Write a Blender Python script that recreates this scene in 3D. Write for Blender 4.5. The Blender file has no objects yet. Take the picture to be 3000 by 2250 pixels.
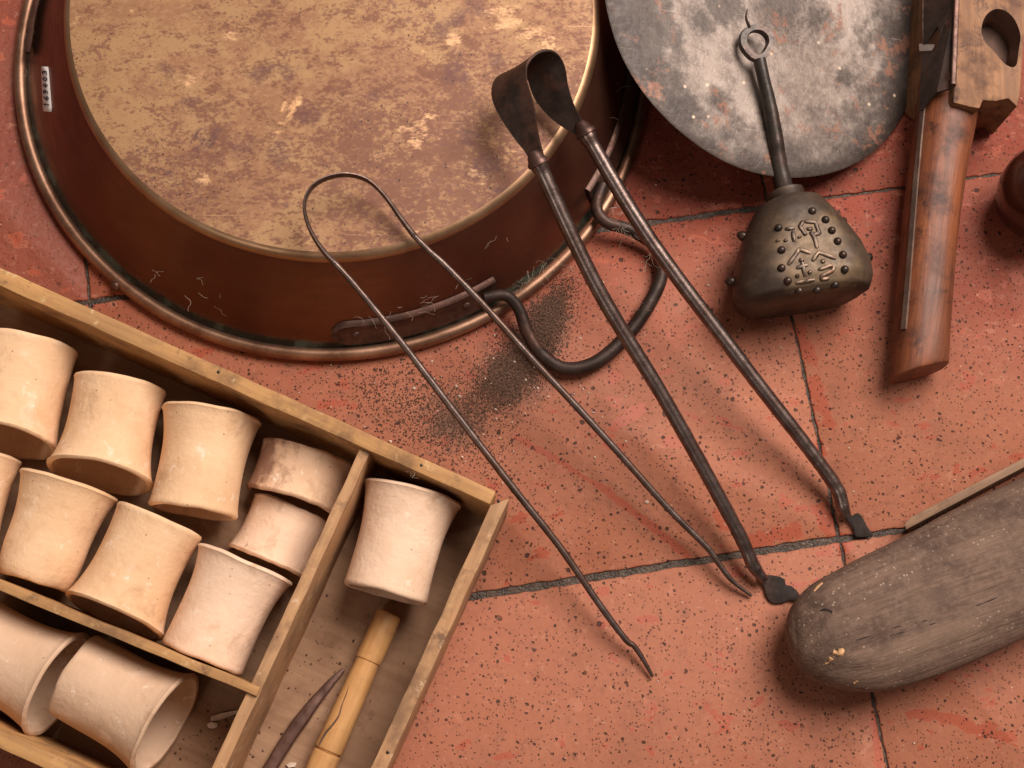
import bpy, bmesh, math, random
from mathutils import Vector, Matrix, noise as mnoise
from mathutils.bvhtree import BVHTree
random.seed(7)
S = bpy.context.scene
COL = S.collection
PI = math.pi

# ---------------------------------------------------------------- camera
FPX, CH = 4167.0, 1.05                       # focal length in photo pixels, camera height in metres
_d = Vector((1380 - 1500.0, -(2150 - 1125.0), FPX)).normalized()
_rz, _uz = -_d.x, -_d.y
_rx = math.sqrt(1 - _rz * _rz)
CR = Vector((_rx, 0, _rz)); _sa = _uz / _rx
CU = Vector((-_rz * _sa, math.sqrt(1 - _sa * _sa), _rx * _sa)); CB = CR.cross(CU)
CC = Vector((0, 0, CH))
cam = bpy.data.cameras.new("camera"); camo = bpy.data.objects.new("camera", cam); COL.objects.link(camo)
camo.matrix_world = Matrix(((CR.x, CU.x, CB.x, 0), (CR.y, CU.y, CB.y, 0), (CR.z, CU.z, CB.z, CH), (0, 0, 0, 1)))
cam.sensor_width = 36; cam.lens = 36 * FPX / 3000; cam.clip_start = 0.02; cam.clip_end = 50
S.camera = camo

# ---------------------------------------------------------------- light
w = bpy.data.worlds.new("World"); S.world = w; w.use_nodes = True
bg = w.node_tree.nodes["Background"]; bg.inputs[0].default_value = (1.0, 0.80, 0.68, 1); bg.inputs[1].default_value = 0.13
def area_lamp(name, az, el, dist, size, power, color):
    L = bpy.data.lights.new(name, 'AREA'); L.shape = 'DISK'; L.size = size; L.energy = power; L.color = color
    o = bpy.data.objects.new(name, L); COL.objects.link(o)
    v = Vector((math.cos(el) * math.cos(az), math.cos(el) * math.sin(az), math.sin(el)))
    o.location = Vector((0.05, 0.3, 0)) + v * dist
    o.rotation_euler = v.to_track_quat('Z', 'Y').to_euler()
    return o
area_lamp("window_light", math.radians(46), math.radians(56), 3.0, 2.0, 140, (1.0, 0.885, 0.80))
area_lamp("fill_light", math.radians(232), math.radians(46), 3.2, 0.7, 8, (1.0, 0.90, 0.82))  # added fill with no source in view, brightens the pan's front-left bevel
S.view_settings.view_transform = 'Standard'; S.view_settings.look = 'None'
S.view_settings.exposure = 0.1; S.view_settings.gamma = 1.0
S.render.engine = 'CYCLES'; S.cycles.use_denoising = True

# ---------------------------------------------------------------- helpers
def P(x, y, z=0.0):
    """world point at height z seen at photo pixel (x, y)"""
    v = CR * (x - 1500) + CU * (1125 - y) - CB * FPX
    return CC + v * ((z - CH) / v.z)
def sc(x, y, z):
    return (P(x + 1, y, z) - P(x, y, z)).length
def ray(x, y):
    return (CR * (x - 1500) + CU * (1125 - y) - CB * FPX).normalized()
def tag(o, label=None, cat=None, group=None, kind=None):
    for k, v in (('label', label), ('category', cat), ('group', group), ('kind', kind)):
        if v: o[k] = v
    return o
def thing(name, loc, label, cat, group=None):
    o = bpy.data.objects.new(name, None); COL.objects.link(o); o.location = loc; o.empty_display_size = .02
    return tag(o, label, cat, group)
def obj(name, verts, faces, mat, parent=None, smooth=True, frame=None, sharp=40):
    """verts in world space; frame = Matrix giving the object's own axes (mesh is stored in them)"""
    me = bpy.data.meshes.new(name)
    M = frame if frame is not None else Matrix.Translation(sum((Vector(v) for v in verts), Vector()) / max(1, len(verts)))
    Mi = M.inverted()
    me.from_pydata([Mi @ Vector(v) for v in verts], [], faces)
    bm = bmesh.new(); bm.from_mesh(me); bmesh.ops.recalc_face_normals(bm, faces=bm.faces); bm.to_mesh(me); bm.free()
    if smooth:
        me.polygons.foreach_set('use_smooth', [True] * len(me.polygons))
        me.set_sharp_from_angle(angle=math.radians(sharp))
    me.materials.append(mat)
    o = bpy.data.objects.new(name, me); COL.objects.link(o)
    if parent:
        o.parent = parent
        pm = parent.matrix_world if parent.type != 'EMPTY' else Matrix.Translation(parent.location)
        pm = WM[parent]; o.matrix_parent_inverse = Matrix.Identity(4); o.matrix_basis = pm.inverted() @ M
    else:
        o.matrix_basis = M
    WM[o] = M
    return o
class _W(dict):
    def __missing__(self, k): return Matrix.Translation(k.location)
WM = _W()
def axes(origin, x, up=Vector((0, 0, 1))):
    x = x.normalized(); y = up.cross(x).normalized(); z = x.cross(y)
    return Matrix(((x.x, y.x, z.x, origin.x), (x.y, y.y, z.y, origin.y), (x.z, y.z, z.z, origin.z), (0, 0, 0, 1)))
class MB:
    def __init__(s): s.v = []; s.f = []
    def add(s, v, f):
        n = len(s.v); s.v += [Vector(p) for p in v]; s.f += [tuple(i + n for i in q) for q in f]
    def build(s, name, mat, parent=None, **k): return obj(name, s.v, s.f, mat, parent, **k)
def spline(pts, n):
    """Catmull-Rom through points (any dimension), n samples per span"""
    pts = [Vector(p) for p in pts]; out = []
    for i in range(len(pts) - 1):
        a = pts[max(i - 1, 0)]; b = pts[i]; c = pts[i + 1]; d = pts[min(i + 2, len(pts) - 1)]
        for k in range(n):
            t = k / n
            out.append(.5 * ((2 * b) + (c - a) * t + (2 * a - 5 * b + 4 * c - d) * t * t + (3 * b - a - 3 * c + d) * t ** 3))
    out.append(pts[-1]); return out
def tube(path, rad, seg=14, caps=True, flat=None, rough=0.0, freq=60, upv=Vector((0, 0, 1))):
    """returns verts, faces of a tube; rad float or list; flat = (side scale, up scale)"""
    n = len(path); V = []; Fc = []
    for i, p in enumerate(path):
        t = (path[min(i + 1, n - 1)] - path[max(i - 1, 0)]).normalized()
        s = t.cross(upv)
        if s.length < 1e-4: s = t.cross(Vector((1, 0, 0)))
        s.normalize(); u = s.cross(t)
        r = rad[i] if isinstance(rad, (list, tuple)) else rad
        fx, fy = flat[i] if isinstance(flat, list) else (flat or (1, 1))
        for k in range(seg):
            a = 2 * PI * k / seg
            q = p + s * (math.cos(a) * r * fx) + u * (math.sin(a) * r * fy)
            if rough: q += (q - p) * (mnoise.noise(q * freq) * rough + mnoise.noise(q * freq * 3.1) * rough * .5)
            V.append(q)
    for i in range(n - 1):
        for k in range(seg):
            a = i * seg + k; b = i * seg + (k + 1) % seg
            Fc.append((a, b, b + seg, a + seg))
    if caps: Fc += [tuple(range(seg))[::-1], tuple(range((n - 1) * seg, n * seg))]
    return V, Fc
def prism(top, bot, bevel=.0012):
    """bevelled prism between two world polygons of equal count"""
    bm = bmesh.new(); n = len(top)
    a = [bm.verts.new(p) for p in top]; b = [bm.verts.new(p) for p in bot]
    bm.faces.new(a); bm.faces.new(b[::-1])
    for i in range(n): bm.faces.new((a[i], b[i], b[(i + 1) % n], a[(i + 1) % n]))
    bmesh.ops.recalc_face_normals(bm, faces=bm.faces)
    if bevel: bmesh.ops.bevel(bm, geom=list(bm.edges), offset=bevel, segments=2, affect='EDGES', profile=.6, clamp_overlap=True)
    bm.verts.index_update()
    V = [v.co.copy() for v in bm.verts]; Fc = [tuple(v.index for v in f.verts) for f in bm.faces]; bm.free()
    return V, Fc
def ball(c, r, nrm=Vector((0, 0, 1)), squash=1.0, seg=12, rings=7, low=-.35):
    nrm = nrm.normalized(); x = nrm.orthogonal().normalized(); y = nrm.cross(x); V = []; Fc = []
    for i in range(rings):
        t = low * PI / 2 + (1 - low) * PI / 2 * i / rings
        for k in range(seg):
            a = 2 * PI * k / seg
            V.append(c + (x * math.cos(a) + y * math.sin(a)) * r * math.cos(t) + nrm * r * squash * math.sin(t))
    V.append(c + nrm * r * squash)
    for i in range(rings - 1):
        for k in range(seg):
            Fc.append((i * seg + k, i * seg + (k + 1) % seg, (i + 1) * seg + (k + 1) % seg, (i + 1) * seg + k))
    for k in range(seg): Fc.append(((rings - 1) * seg + k, (rings - 1) * seg + (k + 1) % seg, len(V) - 1))
    Fc.append(tuple(range(seg))[::-1])
    return V, Fc

DC = Vector((.22863, .55222, .04897)); DN = Vector((.31845, -.02456, .94762)).normalized(); DR = .1406
def onDisc(x, y, off=0.0):
    v = ray(x, y); t = (DC + DN * off - CC).dot(DN) / v.dot(DN); return CC + v * t

# ---------------------------------------------------------------- materials
class NT:
    def __init__(s, name):
        s.m = bpy.data.materials.new(name); s.m.use_nodes = True; s.t = s.m.node_tree; s.t.nodes.clear()
        s.out = s.t.nodes.new('ShaderNodeOutputMaterial'); s.b = s.n('ShaderNodeBsdfPrincipled')
        s.t.links.new(s.b.outputs[0], s.out.inputs[0])
    def put(s, sock, v):
        if isinstance(v, bpy.types.NodeSocket): s.t.links.new(v, sock)
        elif isinstance(v, (tuple, list)) and len(v) == 3 and sock.type == 'RGBA': sock.default_value = (*v, 1)
        else: sock.default_value = v
    def n(s, typ, ins=None, **props):
        nd = s.t.nodes.new(typ)
        for k, v in props.items(): setattr(nd, k, v)
        for k, v in (ins or {}).items(): s.put(nd.inputs[k], v)
        return nd
    def coord(s, kind='Object', scale=(1, 1, 1), rnd=True, rot=(0, 0, 0)):
        c = s.n('ShaderNodeTexCoord').outputs['Object'] if kind == 'Object' else s.n('ShaderNodeNewGeometry').outputs['Position']
        if rnd:
            r = s.n('ShaderNodeObjectInfo').outputs['Random']
            c = s.n('ShaderNodeVectorMath', {0: c, 1: s.n('ShaderNodeVectorMath', {0: (3.1, 7.7, 5.3), 'Scale': r}, operation='SCALE').outputs[0]}).outputs[0]
        return s.n('ShaderNodeMapping', {'Vector': c, 'Scale': scale, 'Rotation': rot}).outputs[0]
    def noise(s, co, scale, detail=4, rough=.55, dist=0.0):
        return s.n('ShaderNodeTexNoise', {'Vector': co, 'Scale': scale, 'Detail': detail, 'Roughness': rough, 'Distortion': dist}).outputs[0]
    def vor(s, co, scale, rnd=1.0, feature='F1'):
        return s.n('ShaderNodeTexVoronoi', {'Vector': co, 'Scale': scale, 'Randomness': rnd}, feature=feature)
    def ramp(s, f, lo, hi, a=0.0, b=1.0):
        return s.n('ShaderNodeMapRange', {0: f, 1: lo, 2: hi, 3: a, 4: b}).outputs[0]
    def mix(s, f, a, b, mode='MIX'):
        nd = s.n('ShaderNodeMix', data_type='RGBA', blend_type=mode)
        s.put(nd.inputs[0], f); s.put(nd.inputs[6], a); s.put(nd.inputs[7], b); return nd.outputs[2]
    def math(s, op, a, b=0.0):
        return s.n('ShaderNodeMath', {0: a, 1: b}, operation=op).outputs[0]
    def bump(s, h, strength=.3, dist=.001, nrm=None):
        ins = {'Height': h, 'Strength': strength, 'Distance': dist}
        if nrm is not None: ins['Normal'] = nrm
        return s.n('ShaderNodeBump', ins).outputs[0]
    def blobs(s, co, lst, z, nz, amp=.9):
        """mask of stains at photo pixels (x, y, radius px) on height z, ragged by noise nz"""
        m = None
        for x, y, rr in lst:
            q = onDisc(x, y) if z is None else P(x, y, z)
            d = s.n('ShaderNodeVectorMath', {0: co, 1: tuple(q)}, operation='DISTANCE').outputs['Value']
            k = s.ramp(s.math('ADD', s.math('MULTIPLY', d, 1 / (rr * .00025)), s.math('MULTIPLY', s.math('SUBTRACT', nz, .5), amp * 3)), .5, 1.2, 1, 0)
            m = k if m is None else s.math('MAXIMUM', m, k)
        return m
    def fin(s, color, rough=.5, metal=0.0, nrm=None, spec=None, **k):
        s.put(s.b.inputs['Base Color'], color); s.put(s.b.inputs['Roughness'], rough); s.put(s.b.inputs['Metallic'], metal)
        if nrm is not None: s.put(s.b.inputs['Normal'], nrm)
        if spec is not None: s.put(s.b.inputs['Specular IOR Level'], spec)
        for kk, v in k.items(): s.put(s.b.inputs[kk], v)
        return s.m

def m_tile(name, wet):
    t = NT(name); co = t.coord('World', rnd=False)
    big = t.noise(co, 5, 3); mid = t.noise(co, 26, 5, .6); fine = t.noise(co, 260, 3)
    red = (.25, .036, .017); salmon = (.370, .128, .067)
    if wet: red, salmon = (.22, .048, .028), (.31, .092, .055)
    # tile colour blends to a deeper red towards the back
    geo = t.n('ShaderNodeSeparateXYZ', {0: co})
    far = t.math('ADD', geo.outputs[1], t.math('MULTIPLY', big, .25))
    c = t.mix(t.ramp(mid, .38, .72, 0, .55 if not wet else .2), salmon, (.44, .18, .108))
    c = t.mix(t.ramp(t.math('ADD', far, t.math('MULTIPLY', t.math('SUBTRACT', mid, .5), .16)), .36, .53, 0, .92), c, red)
    c = t.mix(t.ramp(fine, .35, .75, 0, .35), c, (.28, .10, .07))
    c = t.mix(t.ramp(t.noise(co, 75, 7, .72), .54, .66, 0, .5), c, (.215, .085, .052))
    c = t.mix(t.ramp(t.noise(co, 140, 6, .7), .58, .66, 0, .4), c, (.52, .25, .165))
    c = t.mix(t.ramp(t.noise(co, 13, 6, .65, .3), .50, .64, 0, .42), c, (.255, .092, .052))
    # polished red scuffs where the dust is gone
    sc1 = t.noise(t.coord('World', (1, 1.7, 1), rnd=False, rot=(0, 0, .7)), 42, 5, .55, .3)
    jag = t.noise(co, 130, 4, .65)
    scuff = t.math('MULTIPLY', t.ramp(sc1, .60, .62), t.ramp(t.noise(co, 9, 2), .38, .55, 0, .8))
    for ax_, ay_, bx_, by_, w_ in ((1515, 1282, 1620, 1340, 10), (1620, 1340, 1780, 1440, 8), (1780, 1440, 2010, 1625, 12), (2670, 2090, 2790, 2105, 16), (2790, 2105, 2870, 2142, 18), (2870, 2142, 2965, 2160, 14), (1800, 1250, 1875, 1200, 18), (2385, 1120, 2425, 1235, 22), (2335, 960, 2380, 1050, 22), (2400, 1500, 2468, 1600, 26), (2200, 1590, 2330, 1552, 22), (1960, 1290, 2000, 1300, 16), (2560, 2090, 2575, 2240, 12)):
        A_, B_ = P(ax_, ay_), P(bx_, by_); dv = B_ - A_
        rel = t.n('ShaderNodeVectorMath', {0: co, 1: tuple(A_)}, operation='SUBTRACT').outputs[0]
        tt = t.n('ShaderNodeMath', {0: t.n('ShaderNodeVectorMath', {0: rel, 1: tuple(dv / dv.length_squared)}, operation='DOT_PRODUCT').outputs['Value'], 1: 1.0}, operation='MULTIPLY', use_clamp=True).outputs[0]
        ds = t.n('ShaderNodeVectorMath', {0: rel, 1: t.n('ShaderNodeVectorMath', {0: tuple(dv), 'Scale': tt}, operation='SCALE').outputs[0]}, operation='DISTANCE').outputs['Value']
        ww = w_ * .00025
        scuff = t.math('MAXIMUM', scuff, t.ramp(t.math('ADD', ds, t.math('MULTIPLY', t.math('SUBTRACT', jag, .5), ww * 3.2)), ww * .85, ww * 1.1, .9, 0))
    c = t.mix(t.ramp(scuff, .05, .25, 0, .35), c, (.60, .30, .19))
    c = t.mix(t.ramp(scuff, .15, .45, 0, .78), c, (.345, .062, .030))
    # dark pits and specks
    def spots(scale, r0, r1, thr):
        v = t.vor(t.n('ShaderNodeVectorMath', {0: co, 1: t.n('ShaderNodeVectorMath', {0: t.n('ShaderNodeTexNoise', {'Vector': co, 'Scale': 300.0}).outputs[1], 'Scale': .0032}, operation='SCALE').outputs[0]}).outputs[0], scale)
        rnd = t.n('ShaderNodeSeparateColor', {0: v.outputs['Color']}).outputs[0]
        rad = t.ramp(rnd, thr, 1.0, r0, r1)
        on = t.math('GREATER_THAN', rnd, thr)
        return t.math('MULTIPLY', on, t.ramp(t.math('SUBTRACT', rad, v.outputs['Distance']), -.02, .03))
    s1 = spots(190, .09, .23, .22); s2 = spots(370, .12, .30, .25)
    s3 = t.math('MULTIPLY', spots(95, .09, .19, .62), t.ramp(mid, .45, .5))
    sp = t.math('MAXIMUM', t.math('MAXIMUM', s1, s3), t.math('MULTIPLY', s2, .7))
    if wet: sp = t.math('MULTIPLY', sp, .5)
    c = t.mix(t.math('MULTIPLY', sp, .88), c, (.032, .017, .013))
    lt = t.vor(co, 120); lr = t.n('ShaderNodeSeparateColor', {0: lt.outputs['Color']}).outputs[1]
    c = t.mix(t.math('MULTIPLY', t.math('GREATER_THAN', lr, .9), t.ramp(lt.outputs['Distance'], .07, .10, .7, 0)), c, (.62, .36, .25))
    # soil trodden into the tile beside the pan handle
    st_ = None
    for px_, py_, rr_ in ((1600, 940, .024), (1490, 1110, .030), (1560, 1010, .022), (1330, 1230, .026)):
        q = P(px_, py_); dd_ = t.n('ShaderNodeVectorMath', {0: co, 1: (q.x, q.y, 0)}, operation='DISTANCE').outputs['Value']
        m_ = t.ramp(dd_, rr_ * .2, rr_ * 1.7, 1, 0); st_ = m_ if st_ is None else t.math('MAXIMUM', st_, m_)
    st_ = t.ramp(t.math('ADD', st_, t.math('MULTIPLY', t.math('SUBTRACT', t.noise(co, 70, 6, .75), .5), 1.6)), .38, .95, 0, .88)
    c = t.mix(st_, c, (.115, .058, .037))
    ro = t.ramp(mid, .3, .7, .55, .72); ro = t.mix(scuff, ro, (.50, .50, .50))
    h = t.math('SUBTRACT', t.math('ADD', t.math('MULTIPLY', mid, .6), t.math('MULTIPLY', fine, .25)), t.math('MULTIPLY', sp, .9))
    if wet:
        bumpy = t.noise(co, 170, 3, .5)
        h = t.math('ADD', t.math('MULTIPLY', h, .5), t.math('MULTIPLY', bumpy, 1.1)); ro = t.ramp(bumpy, .35, .7, .50, .66)
    return t.fin(c, ro, 0, t.bump(h, .9, .0010), .28)
def m_grout():
    t = NT('grout_cement'); co = t.coord('World', rnd=False); a = t.noise(co, 90, 5, .65); b = t.noise(co, 500, 2)
    c = t.mix(t.ramp(a, .35, .7), (.024, .016, .011), (.105, .068, .047))
    return t.fin(c, t.ramp(b, .4, .7, .35, .8), 0, t.bump(t.math('ADD', a, b), .9, .002), .5)
def m_brass():
    t = NT('tarnished_brass'); wp = t.n('ShaderNodeNewGeometry').outputs['Position']; co = t.coord('Object', rnd=False); cs = t.coord('Object', (1, 1.45, 1), rnd=False, rot=(0, 0, -.45))
    a = t.noise(cs, 19, 10, .74, .25); b = t.noise(cs, 62, 10, .76, .2); f = t.noise(cs, 190, 6, .72); g = t.noise(co, 4.6, 4, .55)
    c = t.mix(t.ramp(a, .46, .53), (.38, .215, .100), (.305, .150, .074))
    c = t.mix(t.ramp(t.math('ADD', t.math('MULTIPLY', g, .6), t.math('MULTIPLY', a, .4)), .46, .60, 0, .8), c, (.275, .130, .064))
    c = t.mix(t.ramp(f, .50, .57, 0, .5), c, (.405, .228, .118))
    pm = t.ramp(t.math('ADD', t.math('ADD', t.math('MULTIPLY', b, .48), t.math('MULTIPLY', g, .30)), t.math('MULTIPLY', t.noise(cs, 300, 4, .6), .24)), .497, .545, 0, .8)
    c = t.mix(pm, c, (.165, .062, .037))
    sp_ = t.math('MULTIPLY', t.ramp(t.noise(co, 320, 4, .65), .56, .61, 0, .8), t.ramp(t.noise(co, 8, 4, .6), .44, .58))
    c = t.mix(sp_, c, (.17, .072, .056))
    d = t.noise(co, 15, 7, .75, .4); dk = t.ramp(d, .625, .675, 0, .9)
    c = t.mix(t.math('MULTIPLY', dk, t.ramp(f, .30, .48)), c, (.115, .05, .046))
    br = t.noise(t.coord('Object', (1, 1.7, 1), rnd=False, rot=(0, 0, -.5)), 15, 6, .65, .5); bm_ = t.math('MULTIPLY', t.ramp(br, .655, .715), t.ramp(f, .36, .52, .3, 1))
    c = t.mix(bm_, c, (.88, .52, .26))
    st = t.blobs(wp, [(845, 214, 30), (765, 205, 34), (838, 602, 20), (1338, 52, 30), (1400, 25, 34), (1290, 100, 24), (1455, 165, 22), (1340, 210, 40), (1420, 480, 42), (1380, 420, 30), (700, 420, 30), (560, 300, 26), (480, 200, 30), (1090, 280, 20), (900, 330, 36), (820, 440, 34), (1460, 560, 24)], .08, t.noise(cs, 48, 9, .76), 2.6)
    c = t.mix(t.math('MULTIPLY', st, t.ramp(f, .36, .54, .05, .85)), c, (.135, .056, .046))
    bs = t.blobs(wp, [(555, 232, 16), (590, 222, 14), (680, 110, 15), (1330, 120, 16), (1230, 365, 26), (1290, 385, 18), (1180, 370, 14), (1220, 425, 14), (1380, 505, 18), (1410, 525, 12), (1480, 60, 40), (1550, 100, 34), (1600, 130, 24), (1440, 30, 24), (1220, 680, 10), (222, 60, 10), (600, 525, 14)], .08, t.noise(t.coord('Object', (1, 2.2, 1), rnd=False, rot=(0, 0, -.6)), 55, 8, .72), 3.0)
    c = t.mix(t.math('MULTIPLY', bs, t.ramp(f, .40, .56, .05, .8)), c, (.72, .43, .23))
    def pits(sc_, thr, m0, m1, ms):
        v = t.vor(co, sc_); rn = t.n('ShaderNodeSeparateColor', {0: v.outputs['Color']}).outputs[0]
        return t.math('MULTIPLY', t.math('MULTIPLY', t.math('GREATER_THAN', rn, thr), t.ramp(v.outputs['Distance'], .12, .22, 1, 0)), t.ramp(t.noise(co, ms, 4, .6), m0, m1))
    pit = t.math('MAXIMUM', pits(300, .55, .47, .60, 12), pits(210, .80, .42, .55, 7))
    c = t.mix(t.math('MULTIPLY', pit, .85), c, (.03, .018, .015))
    # long thin scratches
    scv = t.noise(t.coord('Object', (1, 34, 1), rnd=False, rot=(0, 0, -.55)), 16, 3, .5)
    c = t.mix(t.math('MULTIPLY', t.ramp(scv, .72, .75), .22), c, (.85, .52, .28))
    met = t.ramp(bm_, 0, 1, .30, .7)
    ro = t.math('ADD', t.ramp(b, .3, .7, .46, .62), t.math('MULTIPLY', bm_, -.08))
    return t.fin(c, ro, met, t.bump(t.math('ADD', t.math('MULTIPLY', g, 6.0), t.math('SUBTRACT', t.math('MULTIPLY', b, .25), t.math('MULTIPLY', pit, .25))), .25, .001))
def m_copper(name='dark_copper', groove=True, bright=False, cols=((.17, .08, .05), (.42, .245, .16))):
    t = NT(name); co = t.coord('Object', rnd=False); g = t.n('ShaderNodeNewGeometry').outputs['Position']
    a = t.noise(co, 9, 5, .6); b = t.noise(t.coord('Object', (1, 1, 6), rnd=False), 40, 4)
    if bright: c = t.mix(t.ramp(t.noise(co, 28, 6, .7), .34, .66), *cols)
    else: c = t.mix(t.ramp(a, .35, .65), (.115, .042, .027), (.20, .084, .054))
    c = t.mix(t.ramp(b, .5, .75, 0, .4), c, (.12, .05, .03))
    met = .85
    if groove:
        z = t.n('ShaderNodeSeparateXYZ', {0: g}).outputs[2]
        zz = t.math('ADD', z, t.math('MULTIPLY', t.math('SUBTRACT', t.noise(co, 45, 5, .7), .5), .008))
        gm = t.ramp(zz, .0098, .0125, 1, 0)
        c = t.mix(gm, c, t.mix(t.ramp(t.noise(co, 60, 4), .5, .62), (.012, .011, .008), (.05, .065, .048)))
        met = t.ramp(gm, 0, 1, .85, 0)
    dust = t.noise(t.coord('Object', (1, 1, 1), rnd=False), 260, 3, .6)
    c = t.mix(t.ramp(dust, .70, .76, 0, .35), c, (.5, .36, .27))
    return t.fin(c, t.ramp(b, .3, .7, .28, .44) if not bright else t.ramp(a, .3, .7, .34, .50), met, t.bump(t.noise(co, 14, 3), .25, .004))
def m_iron(name, c0, c1, rust=.3, *a_, **k_):
    t, c, ro_, me_, nr_ = _iron(name, c0, c1, rust, *a_, **k_); return t.fin(c, ro_, me_, nr_)
def m_bell():
    t, c, ro_, me_, nr_ = _iron('bronze_patina', (.045, .028, .019), (.092, .058, .036), .5, (.45, .65), .25, .6, (.045, .026, .018))
    co = t.coord('Object', rnd=False); wp = t.n('ShaderNodeNewGeometry').outputs['Position']
    bl = t.blobs(wp, [(2370, 735, 120), (2350, 690, 60), (2330, 800, 60), (2470, 800, 60), (2420, 650, 40)], .068, t.noise(co, 60, 6, .65), .8)
    c = t.mix(t.math('MULTIPLY', bl, t.ramp(t.noise(co, 130, 5, .6), .35, .6, .45, .95)), c, (.165, .105, .054))
    return t.fin(c, ro_, me_, nr_)
def _iron(name, c0, c1, rust=.3, ro=(.38, .6), metal=.6, sc_=1.0, rustc=(.16, .06, .035)):
    t = NT(name); co = t.coord('Object'); a = t.noise(co, 60 * sc_, 5, .65); b = t.noise(co, 260 * sc_, 4, .6); r = t.noise(co, 22 * sc_, 5, .7)
    c = t.mix(t.ramp(a, .40, .60), c0, c1); c = t.mix(t.ramp(r, .50, .60, 0, rust), c, rustc); c = t.mix(t.ramp(b, .52, .66, 0, .3), c, tuple(x * .6 for x in c0))
    h = t.math('ADD', a, t.math('MULTIPLY', b, .6))
    return t, c, t.ramp(b, .3, .7, *ro), metal, t.bump(h, .3, .0004)
def m_disc():
    t = NT('rusty_grey_steel'); co = t.coord('Object', rnd=False)
    a = t.noise(co, 7, 7, .66, .4); b = t.noise(co, 32, 8, .74); f = t.noise(co, 200, 4, .65); r = t.noise(co, 26, 6, .72, .3); r2 = t.noise(co, 85, 4, .6)
    c = t.mix(t.ramp(t.math('ADD', t.math('MULTIPLY', a, .55), t.math('MULTIPLY', b, .45)), .43, .56), (.36, .29, .25), (.19, .14, .115))
    c = t.mix(t.ramp(b, .50, .62, 0, .7), c, (.105, .075, .062))
    c = t.mix(t.ramp(f, .48, .60, 0, .28), c, (.42, .345, .295))
    wp = t.n('ShaderNodeNewGeometry').outputs['Position']
    hs = t.blobs(wp, [(1860, 40, 195), (1900, 200, 104), (1985, 310, 65), (2120, 10, 78), (2290, 30, 123), (2400, 60, 78), (2640, 120, 143), (2620, 300, 123), (2560, 420, 91), (2480, 230, 44), (2110, 300, 44), (2050, 60, 52)], None, t.noise(co, 30, 9, .76), 1.5)
    c = t.mix(t.math('MULTIPLY', hs, t.ramp(f, .3, .65, .95, .7)), c, (.040, .026, .021))
    # burnt dark margin with rust, an old heat stain that follows the rim
    xy = t.n('ShaderNodeSeparateXYZ', {0: co}); rad = t.math('SQRT', t.math('ADD', t.math('POWER', xy.outputs[0], 2.0), t.math('POWER', xy.outputs[1], 2.0)))
    ed = t.ramp(t.math('ADD', rad, t.math('MULTIPLY', t.math('SUBTRACT', b, .5), .10)), .088, .134, 0, .9)
    c = t.mix(ed, c, (.038, .025, .020))
    c = t.mix(t.math('MULTIPLY', t.ramp(r, .55, .60, 0, .75), t.ramp(r2, .46, .54)), c, (.235, .098, .058))
    scr = t.noise(t.coord('Object', (1, 40, 1), rnd=False, rot=(0, 0, .5)), 14, 3, .6); c = t.mix(t.ramp(scr, .66, .70, 0, .3), c, (.45, .38, .33))
    v = t.vor(co, 160); rn = t.n('ShaderNodeSeparateColor', {0: v.outputs['Color']}).outputs[0]
    c = t.mix(t.math('MULTIPLY', t.math('GREATER_THAN', rn, .96), t.ramp(v.outputs['Distance'], .1, .3, .8, 0)), c, (.72, .55, .40))
    return t.fin(c, t.ramp(f, .3, .7, .42, .62), .25, t.bump(t.math('ADD', t.math('MULTIPLY', a, 4.0), f), .35, .0012))
def m_wood(name, c0, c1, c2, stain=.3, ro=(.5, .75), g=1.0, bump=.4, spec=.4, pale=None, specks=False):
    t = NT(name); co = t.coord('Object'); lo = t.coord('Object', (5 * g, 60 * g, 60 * g))
    gr = t.noise(lo, 2.2, 6, .65, .6); fi = t.noise(t.coord('Object', (14 * g, 220 * g, 220 * g)), 1.6, 3); bl = t.noise(co, 28, 5, .65); bl2 = t.noise(co, 9, 3)
    c = t.mix(t.ramp(gr, .35, .65), c0, c1); c = t.mix(t.ramp(fi, .45, .75, 0, .35), c, c2)
    c = t.mix(t.ramp(bl, .50, .66, 0, stain), c, c2); c = t.mix(t.ramp(bl2, .5, .7, 0, stain * .6), c, c2)
    sn = t.noise(co, 42, 8, .75, .3); c = t.mix(t.ramp(sn, .56, .66, 0, stain), c, tuple(x * .75 for x in c2))
    sv = t.vor(co, 150); c = t.mix(t.math('MULTIPLY', t.math('GREATER_THAN', t.n('ShaderNodeSeparateColor', {0: sv.outputs['Color']}).outputs[0], .88), t.ramp(sv.outputs['Distance'], .06, .14, stain, 0)), c, (.04, .022, .014))
    if specks:
        pv = t.vor(co, 330); c = t.mix(t.math('MULTIPLY', t.math('GREATER_THAN', t.n('ShaderNodeSeparateColor', {0: pv.outputs['Color']}).outputs[2], .74), t.ramp(pv.outputs['Distance'], .10, .30, .8, 0)), c, pale)
        gd = t.noise(co, 240, 5, .7); c = t.mix(t.ramp(gd, .50, .60, 0, .45), c, (.215, .145, .11)); c = t.mix(t.ramp(t.noise(co, 34, 8, .75), .50, .60, 0, .5), c, (.062, .038, .030))
        c = t.mix(t.ramp(t.noise(t.coord('Object', (3, 14, 14)), 3, 4, .6), .52, .70, 0, .5), c, (.24, .155, .11))
    elif pale: c = t.mix(t.ramp(t.noise(co, 70, 5, .7), .60, .68, 0, .55), c, pale)
    return t.fin(c, t.ramp(bl, .3, .7, *ro), 0, t.bump(t.math('ADD', gr, t.math('MULTIPLY', fi, .5)), bump, .0012), spec)
SGN = -1.0
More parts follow.
